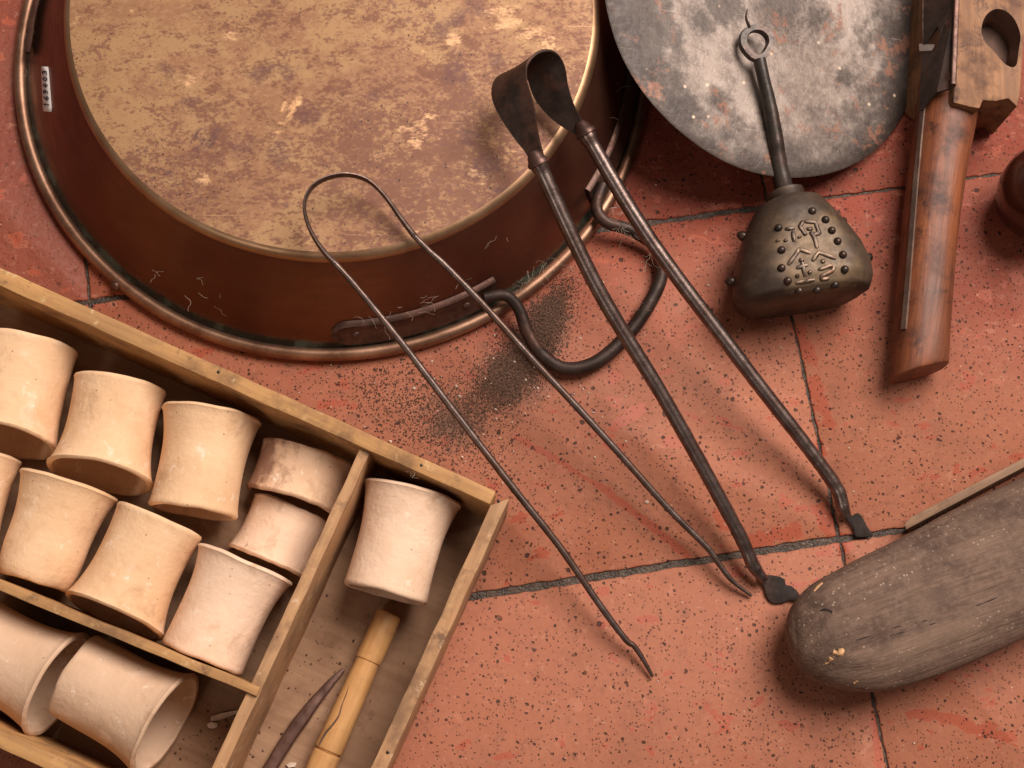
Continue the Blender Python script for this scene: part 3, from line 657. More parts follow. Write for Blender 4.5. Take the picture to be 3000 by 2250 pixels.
# ---------------------------------------------------------------- fire tongs
def rodpath(pts, n=6): return spline([P(*p) for p in pts], n)
TG = thing('fire_tongs', P(2310, 1700, 0), 'heavy dark iron fire tongs with broad sheet bow, resting on the pan edge', 'tongs')
def mixz(pts, z0, z1, p0, p1):
    out = []
    d = Vector((p1[0] - p0[0], p1[1] - p0[1])); L2 = d.length_squared
    for p in pts:
        t = (Vector((p[0] - p0[0], p[1] - p0[1]))).dot(d) / L2; out.append((p[0], p[1], z0 + (z1 - z0) * t))
    return out
Lp = [(1577, 478), (1749, 841), (1953, 1180), (2156, 1546), (2205, 1652), (2240, 1700)]
Rp = [(1716, 390), (1898, 692), (2170, 1058), (2350, 1290), (2425, 1390), (2457, 1440), (2470, 1485), (2482, 1515)]
for pts, z0, z1, rr in ((Lp, .123, .0085, 1.0), (Rp, .097, .0085, 1.0)):
    pz = mixz(pts, z0, z1, pts[0], pts[-1])
    path = rodpath(pz, 20); n = len(path); rad = []
    for i, p in enumerate(path):
        t = i / (n - 1); r = .0056 - .0008 * t
        r *= 1 + (.03 + .05 * max(0, min(1, (t - .35) * 4))) * mnoise.noise(p * 150)
        if t > .84: r *= 1 - .32 * (t - .84) / .16
        if t < .02: r = .0066
        rad.append(r)
    V, Fc = tube(path, rad, 18, rough=.012, freq=230)
    lg = obj('leg', V, Fc, M_IRON, TG, True)
    cp = rodpath(pz, 20)[:5]; dd = (cp[1] - cp[0]).normalized()
    V, Fc = tube([cp[0] - dd * .009, cp[0] - dd * .006, cp[0] - dd * .003, cp[0] - dd * .001, cp[0] + dd * .0012, cp[0] + dd * .0022], [.0035, .0056, .0064, .0079, .0078, .0058], 16, rough=.06, freq=80)
    obj('ferrule', V, Fc, M_STRAP, lg, True)
# bow: wide bent sheet between the two ferrules
BOW = [(1578, 474, .1235, .30), (1560, 430, .124, .42), (1540, 385, .124, .66), (1512, 315, .125, .93), (1492, 258, .125, 1.0), (1500, 214, .123, 1.0), (1535, 186, .119, 1.0), (1575, 184, .112, 1.0), (1598, 210, .105, 1.0), (1612, 260, .100, .95), (1640, 312, .098, .74), (1672, 352, .0975, .5), (1702, 380, .0975, .32), (1716, 393, .097, .28)]
bp = spline([Vector((*P(b[0], b[1], b[2]), b[3])) for b in BOW], 7)
Wv = Vector((.0232, .0085, .0165)); V = []; Fc = []
NB = len(bp)
for i, q in enumerate(bp):
    p = Vector(q[:3]); t = (Vector(bp[min(i + 1, NB - 1)][:3]) - Vector(bp[max(i - 1, 0)][:3])).normalized()
    wv = Wv - t * Wv.dot(t); nn = t.cross(wv).normalized(); hw = wv.normalized() * (Wv.length / 2 * q[3])
    th = .0009 + .0028 * max(0, 1 - q[3] * 1.6)
    for s_ in (-1, -.5, 0, .5, 1): V.append(p + hw * s_ + nn * th)
    for s_ in (1, .5, 0, -.5, -1): V.append(p + hw * s_ - nn * th)
for i in range(NB - 1):
    for k in range(10): Fc.append((i * 10 + k, i * 10 + (k + 1) % 10, (i + 1) * 10 + (k + 1) % 10, (i + 1) * 10 + k))
Fc += [tuple(range(10)), tuple(range((NB - 1) * 10, NB * 10))]
obj('bow', V, Fc, M_IRONB, TG, True, sharp=50)
def leaf(px, z0, z1, th):
    px = [(p.x, p.y) for p in spline([Vector((*p, 0)) for p in px + px[:1]], 4)[:-1]]; n = len(px)
    cx = sum(p[0] for p in px) / n; cy = sum(p[1] for p in px) / n; V = []; Fc = []
    def pt(k, f, up):
        x, y = cx + (px[k][0] - cx) * f, cy + (px[k][1] - cy) * f
        q = P(x, y, .004); hgt = z0 + (z1 - z0) * (.5 + .5 * mnoise.noise(q * 60)) + (th * (1 - f ** 3) * .6 + th * .4 if up else -th * .1 * (1 - f))
        hgt += .0005 * mnoise.noise(q * 170); return P(x, y, max(.0006, hgt))
    rs = [(1.0, False), (1.04, False), (1.0, True), (.8, True), (.55, True), (.3, True), (.05, True)]
    for f, up in rs:
        for k in range(n): V.append(pt(k, f, up))
    for i in range(len(rs) - 1):
        for k in range(n): Fc.append((i * n + k, i * n + (k + 1) % n, (i + 1) * n + (k + 1) % n, (i + 1) * n + k))
    Fc += [tuple(range(n)), tuple(range((len(rs) - 1) * n, len(rs) * n))]
    return V, Fc
V, Fc = leaf([(2222, 1692), (2250, 1686), (2284, 1691), (2298, 1700), (2302, 1714), (2318, 1718), (2338, 1738), (2341, 1752), (2332, 1761), (2312, 1758), (2290, 1766), (2262, 1765), (2246, 1744), (2240, 1722)], .0010, .0040, .0017)
obj('jaw', V, Fc, M_JAW, TG, True)
V, Fc = leaf([(2468, 1502), (2484, 1498), (2494, 1512), (2512, 1504), (2526, 1516), (2540, 1543), (2555, 1564), (2548, 1571), (2508, 1571), (2500, 1548), (2486, 1530), (2474, 1520)], .0010, .0040, .0017)
obj('jaw', V, Fc, M_JAW, TG, True)

TT = thing('thin_tongs', P(1900, 1900, 0), 'slender iron tongs with a narrow rounded bow and thin pointed legs', 'tongs')
A = [(1912, 1982), (1886, 1935), (1858, 1893), (1832, 1872), (1752, 1765), (1640, 1602), (1500, 1425), (1320, 1192), (1180, 1008), (1050, 848), (985, 775)]
Bm = [(985, 775), (950, 738), (920, 695), (900, 650), (892, 610), (899, 573), (922, 542), (960, 521), (1008, 512), (1055, 519), (1095, 541), (1135, 584), (1175, 640), (1215, 692)]
Cl = [(1215, 692), (1260, 738), (1310, 783), (1430, 908), (1560, 1053), (1690, 1192), (1820, 1335), (1960, 1492), (2070, 1602), (2105, 1650), (2135, 1690), (2165, 1718), (2202, 1745)]
zt = lambda pts: mixz(pts, .089, .0035, (1130, 740), (2060, 1860))
for pts, nm in ((A, 'leg'), (Bm, 'bow'), (Cl, 'leg')):
    path = rodpath([(p[0], p[1], max(.0032, p[2])) for p in zt(pts)], 6); n = len(path)
    if nm == 'bow': V, Fc = tube(path, .0026, 10, flat=[(.48 + .42 * abs(2 * i / (n - 1) - 1) ** 3, 1.5 - .5 * abs(2 * i / (n - 1) - 1) ** 3) for i in range(n)], rough=.03)
    else:
        rad = []
        for i, p in enumerate(path):
            t = i / (n - 1); t = 1 - t if pts is A else t
            r = .0021 + .0006 * math.sin(PI * min(1, t * 1.3)); r *= 1 + .06 * mnoise.noise(p * 160)
            if t > .82: r *= 1 - .45 * (t - .82) / .18
            rad.append(r)
        V, Fc = tube(path, rad, 12, rough=.05, freq=120)
    obj(nm, V, Fc, M_THIN, TT, True)

# ---------------------------------------------------------------- steel disc leaning on the pan
DX = (Vector((1, 0, 0)) - DN * DN.x).normalized(); DY = DN.cross(DX)
DM = Matrix(((DX.x, DY.x, DN.x, DC.x), (DX.y, DY.y, DN.y, DC.y), (DX.z, DY.z, DN.z, DC.z), (0, 0, 0, 1)))
V = []; Fc = []; sg = 120; prof = [(0.001, .0), (.03, 0), (.07, -.0002), (.11, -.0004), (.130, -.0008), (.1392, -.0016), (DR, -.0023), (.1398, -.0032), (.130, -.0028), (.07, -.0022), (.001, -.002)]
for r, z in prof:
    for k in range(sg):
        a = 2 * PI * k / sg; rr = r * (1 + (.006 * mnoise.noise(Vector((math.cos(a) * 2.2, math.sin(a) * 2.2, 1))) if r > .12 else 0))
        V.append(DM @ Vector((rr * math.cos(a), rr * math.sin(a), z + .0016 * mnoise.noise(Vector((rr * math.cos(a) * 14, rr * math.sin(a) * 14, 2))))))
for i in range(len(prof) - 1):
    for k in range(sg): Fc.append((i * sg + k, i * sg + (k + 1) % sg, (i + 1) * sg + (k + 1) % sg, (i + 1) * sg + k))
Fc += [tuple(range(sg)), tuple(range((len(prof) - 1) * sg, len(prof) * sg))]
tag(obj('steel_disc', V, Fc, M_DISC, None, True, DM), 'round grey steel disc with rust stains leaning against the copper pan', 'metal disc')
# ---------------------------------------------------------------- bronze bell shaped head with rod and ring
BL = thing('bell', P(2330, 760, 0), 'dark bronze bell with studs, raised characters and ring ended rod', 'bell')
def q2(x, y): return 2100 + x / 3.95, 540 + y / 3.95
ST = [  # (left px, right px of silhouette at mid height, half height, squareness)
    ((2240, 600), (2372, 577), .018, 2.4), ((2216, 618), (2404, 588), .027, 2.8), ((2193, 658), (2440, 628), .0315, 3.4), ((2172, 712), (2482, 676), .0345, 4.0),
    ((2155, 770), (2518, 722), .0358, 4.4), ((2146, 825), (2545, 775), .0365, 4.8), ((2146, 868), (2553, 818), .0365, 4.6), ((2160, 899), (2545, 848), .0345, 4.0), ((2190, 912), (2520, 864), .030, 3.2)]
hz = .0365; V = []; Fc = []; sg = 56; rings = []
for l, r, hh, ee in ST: rings.append((P(*l, hz), P(*r, hz), hh, ee))
rings = [(a, b, h, e) for a, b, h, e in rings]
ctl = [Vector((*a, *b, h, e)) if False else (a, b, h, e) for a, b, h, e in rings]
def il(t):
    x = t * (len(rings) - 1); i = min(int(x), len(rings) - 2); f = x - i; A, B = rings[i], rings[i + 1]
    return A[0].lerp(B[0], f), A[1].lerp(B[1], f), A[2] + (B[2] - A[2]) * f, A[3] + (B[3] - A[3]) * f
NR = 33
for i in range(NR):
    a, b, hh, ee = il(i / (NR - 1)); c_ = (a + b) / 2; s_ = (b - a) / 2
    for k in range(sg):
        q = 2 * PI * k / sg; cx, sy = math.cos(q), math.sin(q)
        px = math.copysign(abs(cx) ** (2 / ee), cx); py = math.copysign(abs(sy) ** (2 / ee), sy)
        taper = 1 - .30 * max(0, py) ** 2 - .06 * (py < 0)
        p = c_ + s_ * px * taper + Vector((0, 0, hh * py))
        p += Vector((0, 0, 1)) * .0008 * mnoise.noise(p * 50); V.append(p)
for i in range(NR - 1):
    for k in range(sg): Fc.append((i * sg + k, i * sg + (k + 1) % sg, (i + 1) * sg + (k + 1) % sg, (i + 1) * sg + k))
Fc += [tuple(range(sg)), tuple(range((NR - 1) * sg, NR * sg))]
HEAD = obj('head', V, Fc, M_BELL, BL, True, sharp=60)
trb = BVHTree.FromPolygons(V, Fc)
for x, y in ((715, 505), (750, 760), (750, 968), (822, 1118), (952, 1235), (1160, 1225), (1367, 1165), (1480, 985), (1458, 815), (1397, 660), (1330, 535), (1258, 410), (1105, 310)):
    h, nv = hit(trb, *q2(x, y))
    if h: Vv, Fq = ball(h, .0031, nv, .95); obj('stud', Vv, Fq, M_BELLD, HEAD)
for x, y, z in ((300, 600, .036), (160, 1125, .036), (1462, 425, .036), (1765, 845, .036)):
    p = P(*q2(x, y), z); h, nv, _, _ = trb.find_nearest(p); nv = Vector((nv.x, nv.y, 0)).normalized(); nv = nv if nv.dot(h - sum(V, Vector()) / len(V)) > 0 else -nv
    Vv, Fq = ball(h + nv * .0005, .0040, nv, 1.35); obj('stud', Vv, Fq, M_BELLD, HEAD)
mb = MB()
for st in ([(790, 522), (900, 507)], [(880, 545), (895, 665)], [(1000, 425), (960, 490), (1010, 560), (1032, 592)], [(1010, 430), (1140, 440), (1190, 570), (1145, 578), (1110, 585)], [(1040, 520), (1108, 512)], [(1080, 550), (1130, 620), (1160, 738)],
           [(830, 930), (900, 830), (955, 752), (1085, 797)], [(1105, 888), (1180, 785), (1380, 862)], [(950, 880), (1010, 880)], [(920, 970), (1050, 930)], [(985, 900), (1020, 1065)], [(1065, 1000), (1085, 1038)], [(925, 1040), (940, 1080)], [(915, 1140), (1130, 1105)],
           [(1205, 898), (1248, 885)], [(1175, 988), (1330, 940), (1352, 962), (1330, 1000), (1210, 1062), (1212, 1097), (1300, 1090)], [(700, 640), (712, 665)], [(792, 635), (803, 665)], [(952, 600), (962, 622)]):
    pp = [hit(trb, *q2(*p), .0002)[0] for p in st]; pp = [p for p in pp if p]
    dense = []
    for a, b in zip(pp, pp[1:]):
        for k in range(4): dense.append(a.lerp(b, k / 4))
    dense.append(pp[-1]); nd = []
    for p in dense: h, _, _, _ = trb.find_nearest(p); nd.append(h + (p - h) * 0)
    mb.add(*tube(nd, [.00175 if 0 < i < len(nd) - 1 else .0012 for i in range(len(nd))], 8, flat=(1, .8), rough=.12, freq=300))
mb.build('raised_characters', M_BELLC, HEAD)
zn = .036
V, Fc = tube(spline([P(2304, 572, zn + .001), P(2307, 584, zn), P(2310, 596, zn)], 3), [.0105, .0134, .0140, .0138, .0128, .0126, .0128], 22, rough=.05, freq=60)
V, Fc = tube([P(2298, 556, zn), P(2300, 562, zn), P(2303, 572, zn), P(2306, 582, zn), P(2309, 592, zn), P(2313, 606, zn)], [.0105, .0140, .0142, .0126, .0124, .0150], 24, rough=.05, freq=60)
obj('collar', V, Fc, M_BELL, BL, True)
rod = [(2303, 575), (2292, 530), (2280, 470), (2272, 410), (2262, 350), (2250, 290), (2238, 235), (2224, 172)]
pth = []
for k, (x, y) in enumerate(rod):
    t = k / (len(rod) - 1); a = P(x, y, zn); b = onDisc(x, y, .0125); pth.append(a.lerp(b, t) if k else a)
zb = [p.z for p in pth]
pth = [P(x, y, zb[0] + (zb[-1] - zb[0]) * (k / (len(rod) - 1))) for k, (x, y) in enumerate(rod)]
path = spline(pth, 6); n = len(path)
V, Fc = tube(path, [.0072 - .0026 * (i / n) + .0005 * mnoise.noise(p * 70) for i, p in enumerate(path)], 14, rough=.06, freq=90)
obj('rod', V, Fc, M_BELLR, BL, True)
rc = onDisc(2216, 121, 0.0125); rp = []
for k in range(40):
    a = 2 * PI * k / 40
    ru = .0106 + .0032 * max(0, math.cos(a + PI / 2)) ** 6
    u = Vector((1, 0, 0)); v_ = Vector((0, 1, .02))
    p = rc + u * (ru * 1.0 * math.cos(a)) + v_ * (ru * 1.0 * math.sin(a)); rp.append(onDisc(*[0, 0]) if False else p)
V = []; Fc = []
for k in range(40):
    t = (rp[(k + 1) % 40] - rp[k - 1]).normalized(); o_ = (rp[k] - rc).normalized(); up = DN
    for (du, dv) in ((-.0027, -.0022), (.0027, -.0022), (.0030, .0), (.0025, .0024), (-.0020, .0026), (-.0029, .0012)): V.append(rp[k] + o_ * du + up * dv)
for k in range(40):
    for q in range(6): Fc.append((k * 6 + q, k * 6 + (q + 1) % 6, ((k + 1) % 40) * 6 + (q + 1) % 6, ((k + 1) % 40) * 6 + q))
obj('ring', V, Fc, M_BELLR, BL, True, sharp=25)
hk = [onDisc(2196, 80, .0125), onDisc(2187, 58, .0135), onDisc(2186, 42, .0145), onDisc(2190, 27, .015)]
V, Fc = tube(spline(hk, 4), [.0015 - .0012 * i / 12 for i in range(13)], 8); obj('hook', V, Fc, M_IRONB, BL)

# ---------------------------------------------------------------- wooden tool with iron plate (upper right)
WT = thing('wooden_tool', P(2780, 500, 0), 'old wooden tool with round red brown handle, hollowed block and iron plate', 'hand tool')
def loft(pairs, zc, hh, ee, sg=36, n=5, capr=True, rid=None):
    """pairs of silhouette pixels -> closed superellipse loft; zc/hh/ee functions of t"""
    rows = [(P(*a, zc(i / (len(pairs) - 1))), P(*b, zc(i / (len(pairs) - 1)))) for i, (a, b) in enumerate(pairs)]
    L_ = spline([r[0] for r in rows], n); R_ = spline([r[1] for r in rows], n); N = len(L_); V = []; Fc = []
    for i in range(N):
        t = i / (N - 1); c_ = (L_[i] + R_[i]) / 2; s_ = (R_[i] - L_[i]) / 2
        for k in range(sg):
            q = 2 * PI * k / sg; cx, sy = math.cos(q), math.sin(q); e = ee(t)
            p = Vector((math.copysign(abs(cx) ** (2 / e), cx), math.copysign(abs(sy) ** (2 / e), sy)))
            ex_ = rid(t, q) if rid else 1
            V.append(c_ + s_ * p.x * ex_ + Vector((0, 0, hh(t) * p.y * ex_)))
    for i in range(N - 1):
        for k in range(sg): Fc.append((i * sg + k, i * sg + (k + 1) % sg, (i + 1) * sg + (k + 1) % sg, (i + 1) * sg + k))
    if capr: Fc += [tuple(range(sg)), tuple(range((N - 1) * sg, N * sg))]
    return V, Fc, axes((L_[0] + R_[0]) / 2, (L_[-1] + R_[-1]) - (L_[0] + R_[0]))
hp = [((2607, 1112), (2772, 1070)), ((2609, 1100), (2774, 1062)), ((2614, 1040), (2776, 1010)), ((2626, 900), (2784, 880)), ((2641, 740), (2795, 730)), ((2656, 580), (2815, 575)), ((2676, 420), (2842, 420)), ((2692, 290), (2868, 300)), ((2698, 230), (2870, 235))]
V, Fc, F0 = loft(hp, lambda t: .0205 + .0065 * t, lambda t: (.0185 if t < .05 else .0200) + .0065 * t, lambda t: 2.5)
_ax = (F0.to_3x3() @ Vector((1, 0, 0)))
for _i in range(36): V[_i] = V[_i] + _ax * (V[_i].z - .030) * .06
HND = obj('handle', V, Fc, M_HANDLE, WT, True, F0, 50)
trn = BVHTree.FromPolygons(V, Fc)
sl = [hit(trn, x, y, .0003) for x, y in ((2712, 262), (2704, 340), (2695, 430), (2686, 520), (2678, 620), (2670, 720), (2662, 820), (2655, 900), (2649, 965))]
sl = [h for h in sl if h[0]]; V = []; Fc = []; pts = [h[0] for h in sl]; nr = [h[1] for h in sl]
for i, p in enumerate(pts):
    t = (pts[min(i + 1, len(pts) - 1)] - pts[max(0, i - 1)]).normalized(); s_ = t.cross(nr[i]).normalized() * .0023
    V += [p - s_ - nr[i] * .001, p + s_ - nr[i] * .001, p + s_ + nr[i] * .0010, p - s_ + nr[i] * .0010]
for i in range(len(pts) - 1):
    for k in range(4): Fc.append((i * 4 + k, i * 4 + (k + 1) % 4, (i + 1) * 4 + (k + 1) % 4, (i + 1) * 4 + k))
Fc += [(0, 1, 2, 3), tuple(range(len(pts) * 4 - 4, len(pts) * 4))]
obj('iron_strip', V, Fc, M_STRIP, WT, False)
bz = .057
tp = [(2812, -160), (3030, -160), (3004, 60), (2994, 200), (2988, 285), (2980, 313), (2955, 288), (2917, 296), (2880, 293), (2871, 318), (2840, 312), (2792, 300), (2797, 240), (2803, 100)]
top = [P(x, y, bz) for x, y in tp]; bot = [Vector((p.x, p.y, .002)) for p in top]
for _i in (0, 13, 12): bot[_i] = bot[_i] - Vector((.024, 0, 0))
bot[9] = bot[9] + Vector((.0, .004, 0))
V, Fc = prism(top, bot, .0016)
BLK = obj('block', V, Fc, M_BLOCK, WT, True, axes(P(2900, 150, .03), P(2890, -100) - P(2900, 300)), 40)
cut = [(2868, 92), (2872, 60), (2888, 32), (2915, 17), (2945, 22), (2972, 45), (2990, 80), (2996, 112), (2990, 150), (2984, 195), (2970, 207), (2948, 198), (2930, 180), (2905, 150), (2880, 125)]
cut = [tuple(p) for p in spline([Vector((*p, 0)) for p in cut + cut[:1]], 3)[:-1]]; cut = [(p[0], p[1]) for p in cut]
ct0 = [P(x, y, bz) for x, y in cut]
cc_ = sum(ct0, Vector()) / len(ct0)
up_ = [Vector((p.x, p.y, .08)) for p in ct0]; lo_ = [Vector(((p.x - cc_.x) * .8 + cc_.x, (p.y - cc_.y) * .8 + cc_.y, .034)) for p in ct0]
n = len(up_); me = bpy.data.meshes.new('hollow'); 
me.from_pydata([tuple(p) for p in up_ + lo_], [], [tuple(range(n)), tuple(range(n, 2 * n))[::-1]] + [(i, n + i, n + (i + 1) % n, (i + 1) % n) for i in range(n)])
bm = bmesh.new(); bm.from_mesh(me); bmesh.ops.recalc_face_normals(bm, faces=bm.faces); bm.to_mesh(me); bm.free()
me.materials.append(M_DARK)
co_ = bpy.data.objects.new('hollow', me); COL.objects.link(co_)
BLK.data.materials.append(M_DARK)
bo = BLK.modifiers.new('b', 'BOOLEAN'); bo.object = co_; bo.operation = 'DIFFERENCE'; bo.solver = 'EXACT'; bo.material_mode = 'TRANSFER'
bpy.context.view_layer.update(); dg = bpy.context.evaluated_depsgraph_get()
nm = bpy.data.meshes.new_from_object(BLK.evaluated_get(dg)); BLK.modifiers.clear(); BLK.data = nm
bpy.data.objects.remove(co_)
# iron plate on the sloping left side, with a slot
pl = [(2810, -160, .0645), (2809, -40, .0645), (2804, 100, .064), (2798, 249, .0635), (2786, 258, .060), (2745, 270, .056), (2722, 292, .051), (2700, 322, .046), (2692, 322, .040), (2698, 200, .040), (2702, 152, .040), (2738, 150, .050), (2752, 118, .053), (2754, 92, .054), (2746, 78, .0525), (2736, 92, .050), (2722, 116, .046), (2704, 132, .041), (2703, 60, .041), (2706, -160, .041)]
a = [P(x, y, z) for x, y, z in pl]; nrm = (a[3] - a[0]).cross(a[7] - a[0]).normalized(); nrm = nrm if nrm.z > 0 else -nrm
b = [p - nrm * .0022 for p in a]; n = len(a)
PLT = obj('iron_plate', a + b, [tuple(range(n)), tuple(range(n, 2 * n))[::-1]] + [(i, n + i, n + (i + 1) % n, (i + 1) % n) for i in range(n)], M_IRONB, WT, False)
for x, y, z in ((2783, 73, .0592), (2776, 222, .0588)):
    V, Fc = ball(P(x, y, z), .0046, nrm, .3, low=0); obj('rivet', V, Fc, M_STRAP, PLT)
V, Fc = prism([P(2692, 128, .039), P(2740, 130, .046), P(2730, 148, .046), P(2693, 150, .039)], [P(2692, 128, .036), P(2740, 130, .042), P(2730, 148, .042), P(2693, 150, .036)], .0006)
obj('catch', V, Fc, m_iron('bright_steel', (.45, .38, .34), (.6, .5, .45), .1, (.25, .4), .8), PLT)
V, Fc = tube([P(2806, -160, .0655), P(2804, -20, .0655), P(2799, 100, .065), P(2793, 247, .0645)], .0013, 8, flat=(1.6, 1)); obj('plate_edge', V, Fc, M_STRAP, PLT)

# ---------------------------------------------------------------- brown glazed pot at the right edge
gp = P(3085, 545, .05); gp.z = 0; pr = [(.018, .0), (.024, .001), (.030, .012), (.0355, .030), (.0365, .045), (.033, .062), (.024, .074), (.019, .079), (.021, .086), (.0225, .089), (.020, .089), (.016, .080), (.022, .070)]
V, Fc = lathe([(gp, r, z) for r, z in pr], 48, True); Fc.append(tuple(range(48)))
tag(obj('glazed_pot', V, Fc, M_GLAZE, None, True), 'dark brown glazed round pot peeking in beside the wooden tool', 'pot')

# ---------------------------------------------------------------- weathered log and slat (lower right)
lp = [((2303, 1842), (2304, 1856)), ((2306, 1818), (2309, 1885)), ((2314, 1790), (2324, 1930)), ((2336, 1754), (2358, 1974)), ((2388, 1706), (2432, 2012)), ((2500, 1644), (2575, 2026)), ((2655, 1567), (2770, 1970)), ((2778, 1502), (2893, 1918)), ((2880, 1452), (3010, 1862)), ((3000, 1395), (3130, 1800)), ((3200, 1300), (3330, 1705))]
def lhh(t): return .0345 * min(1, (1 - (1 - min(1, .02 + t / .42)) ** 2.6) ** .5)
def lrid(t, q):
    g = 0
    for c0, wd, am in ((PI * .36, .10, .030), (PI * .27, .05, -.025), (PI * .12, .10, .02)):
        g += am * math.exp(-((q - c0) / wd) ** 2) * min(1, max(0, t - .2) * 4)
    return 1 + g + .015 * mnoise.noise(Vector((t * 14, math.cos(q) * 2, math.sin(q) * 2)))
_hs = []
for a_, b_ in lp:
    sx = ((a_[0] + b_[0]) / 2 - 2300) * .943 - ((a_[1] + b_[1]) / 2 - 1850) * .33
    _hs.append(.0325 * math.sqrt(max(.012, 1 - (1 - min(1, max(0, sx) / 190)) ** 2)))
def lhh(t):
    x = t * (len(_hs) - 1); i = min(int(x), len(_hs) - 2); return _hs[i] + (_hs[i + 1] - _hs[i]) * (x - i)
V, Fc, F0 = loft(lp, lambda t: .0325, lhh, lambda t: 2.5, 64, 9, True, lrid)
lo = min(v.z for v in V); V = [v - Vector((0, 0, lo - .0003)) for v in V]
LOG = obj('wooden_club', V, Fc, M_LOG, None, True, F0, 60); tag(LOG, 'weathered grey wooden club with rounded end, thick and cracked along the grain', 'wooden club')
trl = BVHTree.FromPolygons(V, Fc)
def q8(x, y): return 2000 + x / 2.212, 1500 + y / 2.212
mbk = MB()
for st, r in (([(1060, 850), (1180, 815), (1300, 775), (1420, 735), (1530, 715), (1620, 690)], .0010), ([(1090, 870), (1200, 850), (1350, 800), (1500, 760), (1650, 715), (1800, 650), (1950, 590), (2200, 490)], .0010), ([(890, 640), (930, 632), (970, 650)], .0017)):
    pp = []
    for p in st:
        h, nv = hit(trl, *q8(*p), -.0004)
        if h: pp.append(h)
    pp = spline(pp, 5); V, Fc = tube(pp, [r * (.25 + .7 * abs(mnoise.noise(p * 150))) for p in pp], 6); obj('crack', V, Fc, M_BLACK, LOG)
M_BARE = m_plain('bare_yellow_wood', (.52, .30, .15), .8, 0, .3, 200)
for st, r in (([(975, 905), (1010, 915), (1045, 890)], .0026), ([(925, 985), (945, 975), (965, 945)], .0024), ([(1110, 1110), (1135, 1095)], .0016), ([(850, 515), (905, 460)], .0014)):
    pp = [hit(trl, *q8(*p), -.0005) for p in st]; pp = [p[0] for p in pp if p[0]]
    if len(pp) > 1:
        pp = spline(pp, 4); V, Fc = tube(pp, [r * (.75 + .7 * mnoise.noise(p * 300)) for p in pp], 6, rough=.3, freq=500); obj('bare_patch', V, Fc, M_BARE, LOG)
top = [(2650, 1532), (2670, 1514), (3300, 1184), (3308, 1206), (2684, 1536), (2654, 1552)]
tz = [.024] * 6
V, Fc = prism([P(x, y, .024) for x, y in top], [P(x + 6, y + 10, .001) for x, y in top], .0010)
tag(obj('wooden_strip', V, Fc, m_wood('split_wood', (.34, .20, .115), (.22, .125, .075), (.08, .045, .03), .5, (.6, .85), 1, .6), None, True, axes(P(2650, 1550), P(3300, 1200) - P(2660, 1540)), 40), 'thin split wooden strip lying along the back of the grey club', 'wooden strip')

# ---------------------------------------------------------------- small litter
def grains(name, spec, mat, label, cat, parent=None):
    V = []; Fc = []
    for (cx, cy, sx, sy, rot, n, r0, r1, z) in spec:
        for _ in range(n):
            a, b = random.gauss(0, sx), random.gauss(0, sy); x = cx + a * math.cos(rot) - b * math.sin(rot); y = cy + a * math.sin(rot) + b * math.cos(rot)
            p = P(x, y, z)
            d = math.hypot(p.x - PC.x, p.y - PC.y)
            if z < .004 and (d < PR + .001 or in_tray(p)): continue
            r = r0 + (r1 - r0) * random.random() ** 2.5; p.z = z + r * .3; k = len(V); th = random.random() * 6
            for q in range(4): V.append(p + Vector((math.cos(th + q * 1.57) * r * random.uniform(.6, 1.3), math.sin(th + q * 1.57) * r * random.uniform(.6, 1.3), 0)))
            V.append(p + Vector((0, 0, r * random.uniform(.4, .9)))); V.append(p - Vector((0, 0, r * .4)))
            for q in range(4): Fc += [(k + q, k + (q + 1) % 4, k + 4), (k + (q + 1) % 4, k + q, k + 5)]
    o = obj(name, V, Fc, mat, parent, False); tag(o, label, cat, kind='stuff'); return o
_t0, _t1, _t2 = [P(x, y, ZT) for x, y in ((0, 782), (1494, 1456), (1130, 2250))]
def in_tray(p):
    n1 = Vector((-(_t1 - _t0).y, (_t1 - _t0).x)); n2 = Vector((-(_t2 - _t1).y, (_t2 - _t1).x))
    return (Vector(p[:2]) - Vector(_t0[:2])).dot(n1) < .001 and (Vector(p[:2]) - Vector(_t1[:2])).dot(n2) < .001
grains('soil', [(1490, 1110, 75, 36, -.75, 8000, .0002, .0007, .0002), (1605, 935, 66, 26, -1.1, 8000, .0002, .0007, .0002), (1545, 1020, 60, 40, -.9, 5000, .00025, .0008, .0002), (1420, 1130, 150, 70, -.6, 2600, .0002, .0007, .0002), (1280, 1240, 130, 60, .5, 2000, .0002, .0009, .0002), (1170, 1170, 190, 70, .45, 1700, .00025, .0009, .0002)], M_SOIL, 'loose dark soil spilled on the tiles beside the pan rim', 'soil')
grains('crumbs', [(1470, 1150, 260, 160, .4, 90, .0006, .0018, .0002), (2300, 1300, 420, 420, 0, 45, .0005, .0013, .0002)], M_FLAKE, 'pale crumbs scattered over the tiles and spilled soil', 'crumbs')
def flake(px, z, th, label):
    a = [P(x, y, z + th + .0006 * math.sin(i * 2.1)) for i, (x, y) in enumerate(px)]; b = [P(x, y, z) for x, y in px]
    V, Fc = prism(a, b, 0); return tag(obj('paper_scrap', V, Fc, M_FLAKE, None, False), label, 'scrap')
flake([(617, 2100), (645, 2090), (700, 2080), (706, 2086), (660, 2103), (632, 2112), (618, 2112)], .0083, .0018, 'curled pale paper strip in the lowest tray compartment')
flake([(606, 2122), (618, 2115), (638, 2118), (636, 2130), (622, 2136), (610, 2132)], .0083, .002, 'small round pale flake beside the curled paper strip')
flake([(838, 2240), (852, 2233), (869, 2235), (864, 2246), (845, 2249)], .0083, .002, 'white paint flake between spike and golden handle')
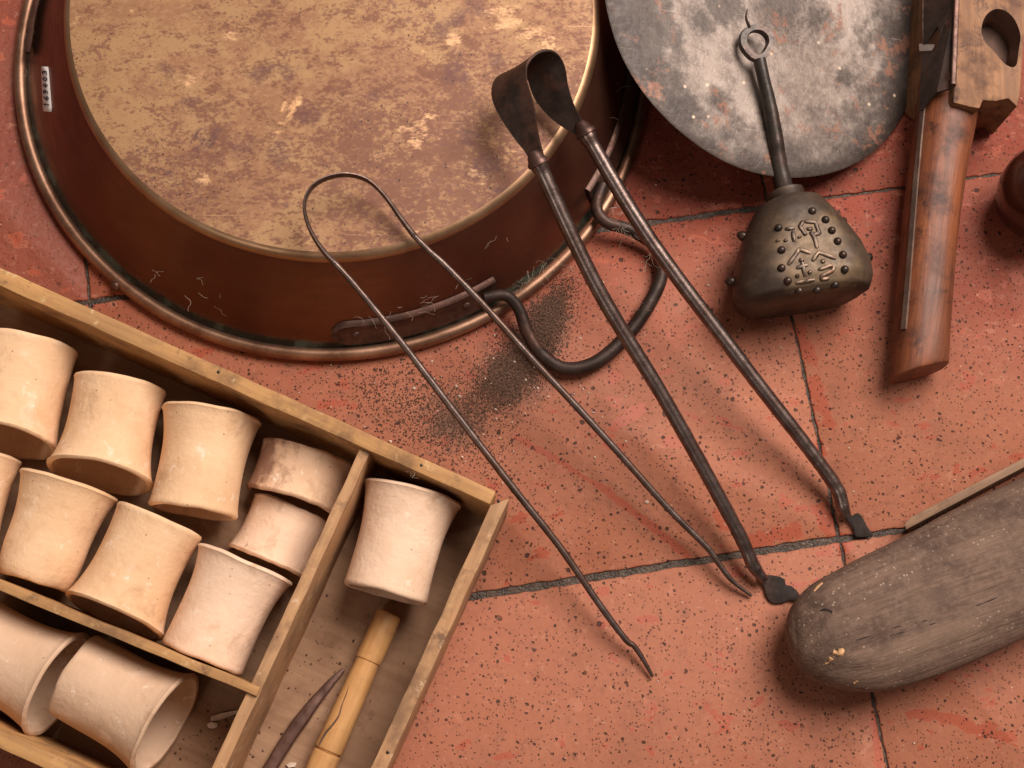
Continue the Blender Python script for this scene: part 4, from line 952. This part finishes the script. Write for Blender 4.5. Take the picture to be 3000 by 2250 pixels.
grains('grit', [(720, 2130, 60, 60, 0, 40, .0005, .0013, .0082), (900, 1900, 90, 110, 0, 60, .0004, .0013, .0082), (560, 2180, 60, 40, 0, 30, .0005, .0012, .0082), (1000, 2050, 70, 90, 0, 45, .0004, .001, .0082)], M_SOIL, 'dark grit on the bottom of the wooden tray', 'grit')
# lint and cobweb threads on the pan
def web(name, label, starts, mat=M_LINT, r=.00008):
    mb = MB()
    for (x, y, z, n, L, ang) in starts:
        for _ in range(n):
            a = ang + random.uniform(-.9, .9); L2 = L * random.uniform(.3, .8); p = P(x + random.gauss(0, L * .25), y + random.gauss(0, L * .25), z); pts = [p]
            for k in range(6):
                a += random.uniform(-.8, .8); p = p + Vector((math.cos(a), math.sin(a), 0)) * L2 * .25e-3 / 6 * 1.2 + Vector((0, 0, random.uniform(-.0012, .0012)))
                pts.append(p)
            mb.add(*tube(spline(pts, 2), r * random.uniform(.5, 1.7), 4))
    o = mb.build(name, mat, None); tag(o, label, 'cobweb', kind='stuff'); return o
WB = []
def onwall(x, y, n, L, ang):
    h, nv = hit(tree_w, x, y, .0012)
    if h: WB.append((x, y, h.z + .002, n, L, ang))
for a in ((1240, 880, 5, 70, .2), (1180, 905, 4, 60, .3), (1110, 930, 4, 80, .1), (1050, 920, 3, 60, 0), (1230, 900, 3, 60, .3), (1340, 840, 3, 50, .5), (560, 810, 3, 70, -.5), (450, 790, 5, 40, 0), (600, 850, 2, 90, -.5), (660, 880, 1, 90, -.4), (1500, 700, 2, 60, .8), (1420, 720, 2, 60, .8)): onwall(*a)
WB += [(1540, 835, .016, 9, 50, .7), (1600, 820, .014, 10, 60, .8), (1510, 850, .02, 8, 40, .5), (1640, 780, .014, 6, 60, .8), (1820, 660, .02, 14, 50, -.3), (1790, 630, .022, 10, 50, .4), (1850, 680, .017, 9, 40, -.5), (1900, 760, .014, 6, 70, -1.2), (1800, 560, .022, 8, 60, 1.1), (1880, 900, .013, 6, 50, .9), (1765, 360, .04, 5, 60, 1.4), (1790, 260, .04, 4, 60, 1.4), (75, 110, .02, 4, 50, 1.3), (70, 220, .018, 5, 40, 1.4)]
web('cobweb', 'pale cobweb threads and lint caught on the pan wall and handle', WB)
web('lint', 'small tuft of lint on the upper rail above the lone pot', [(1215, 1390, .084, 9, 30, .8)], M_LINT, .0001)
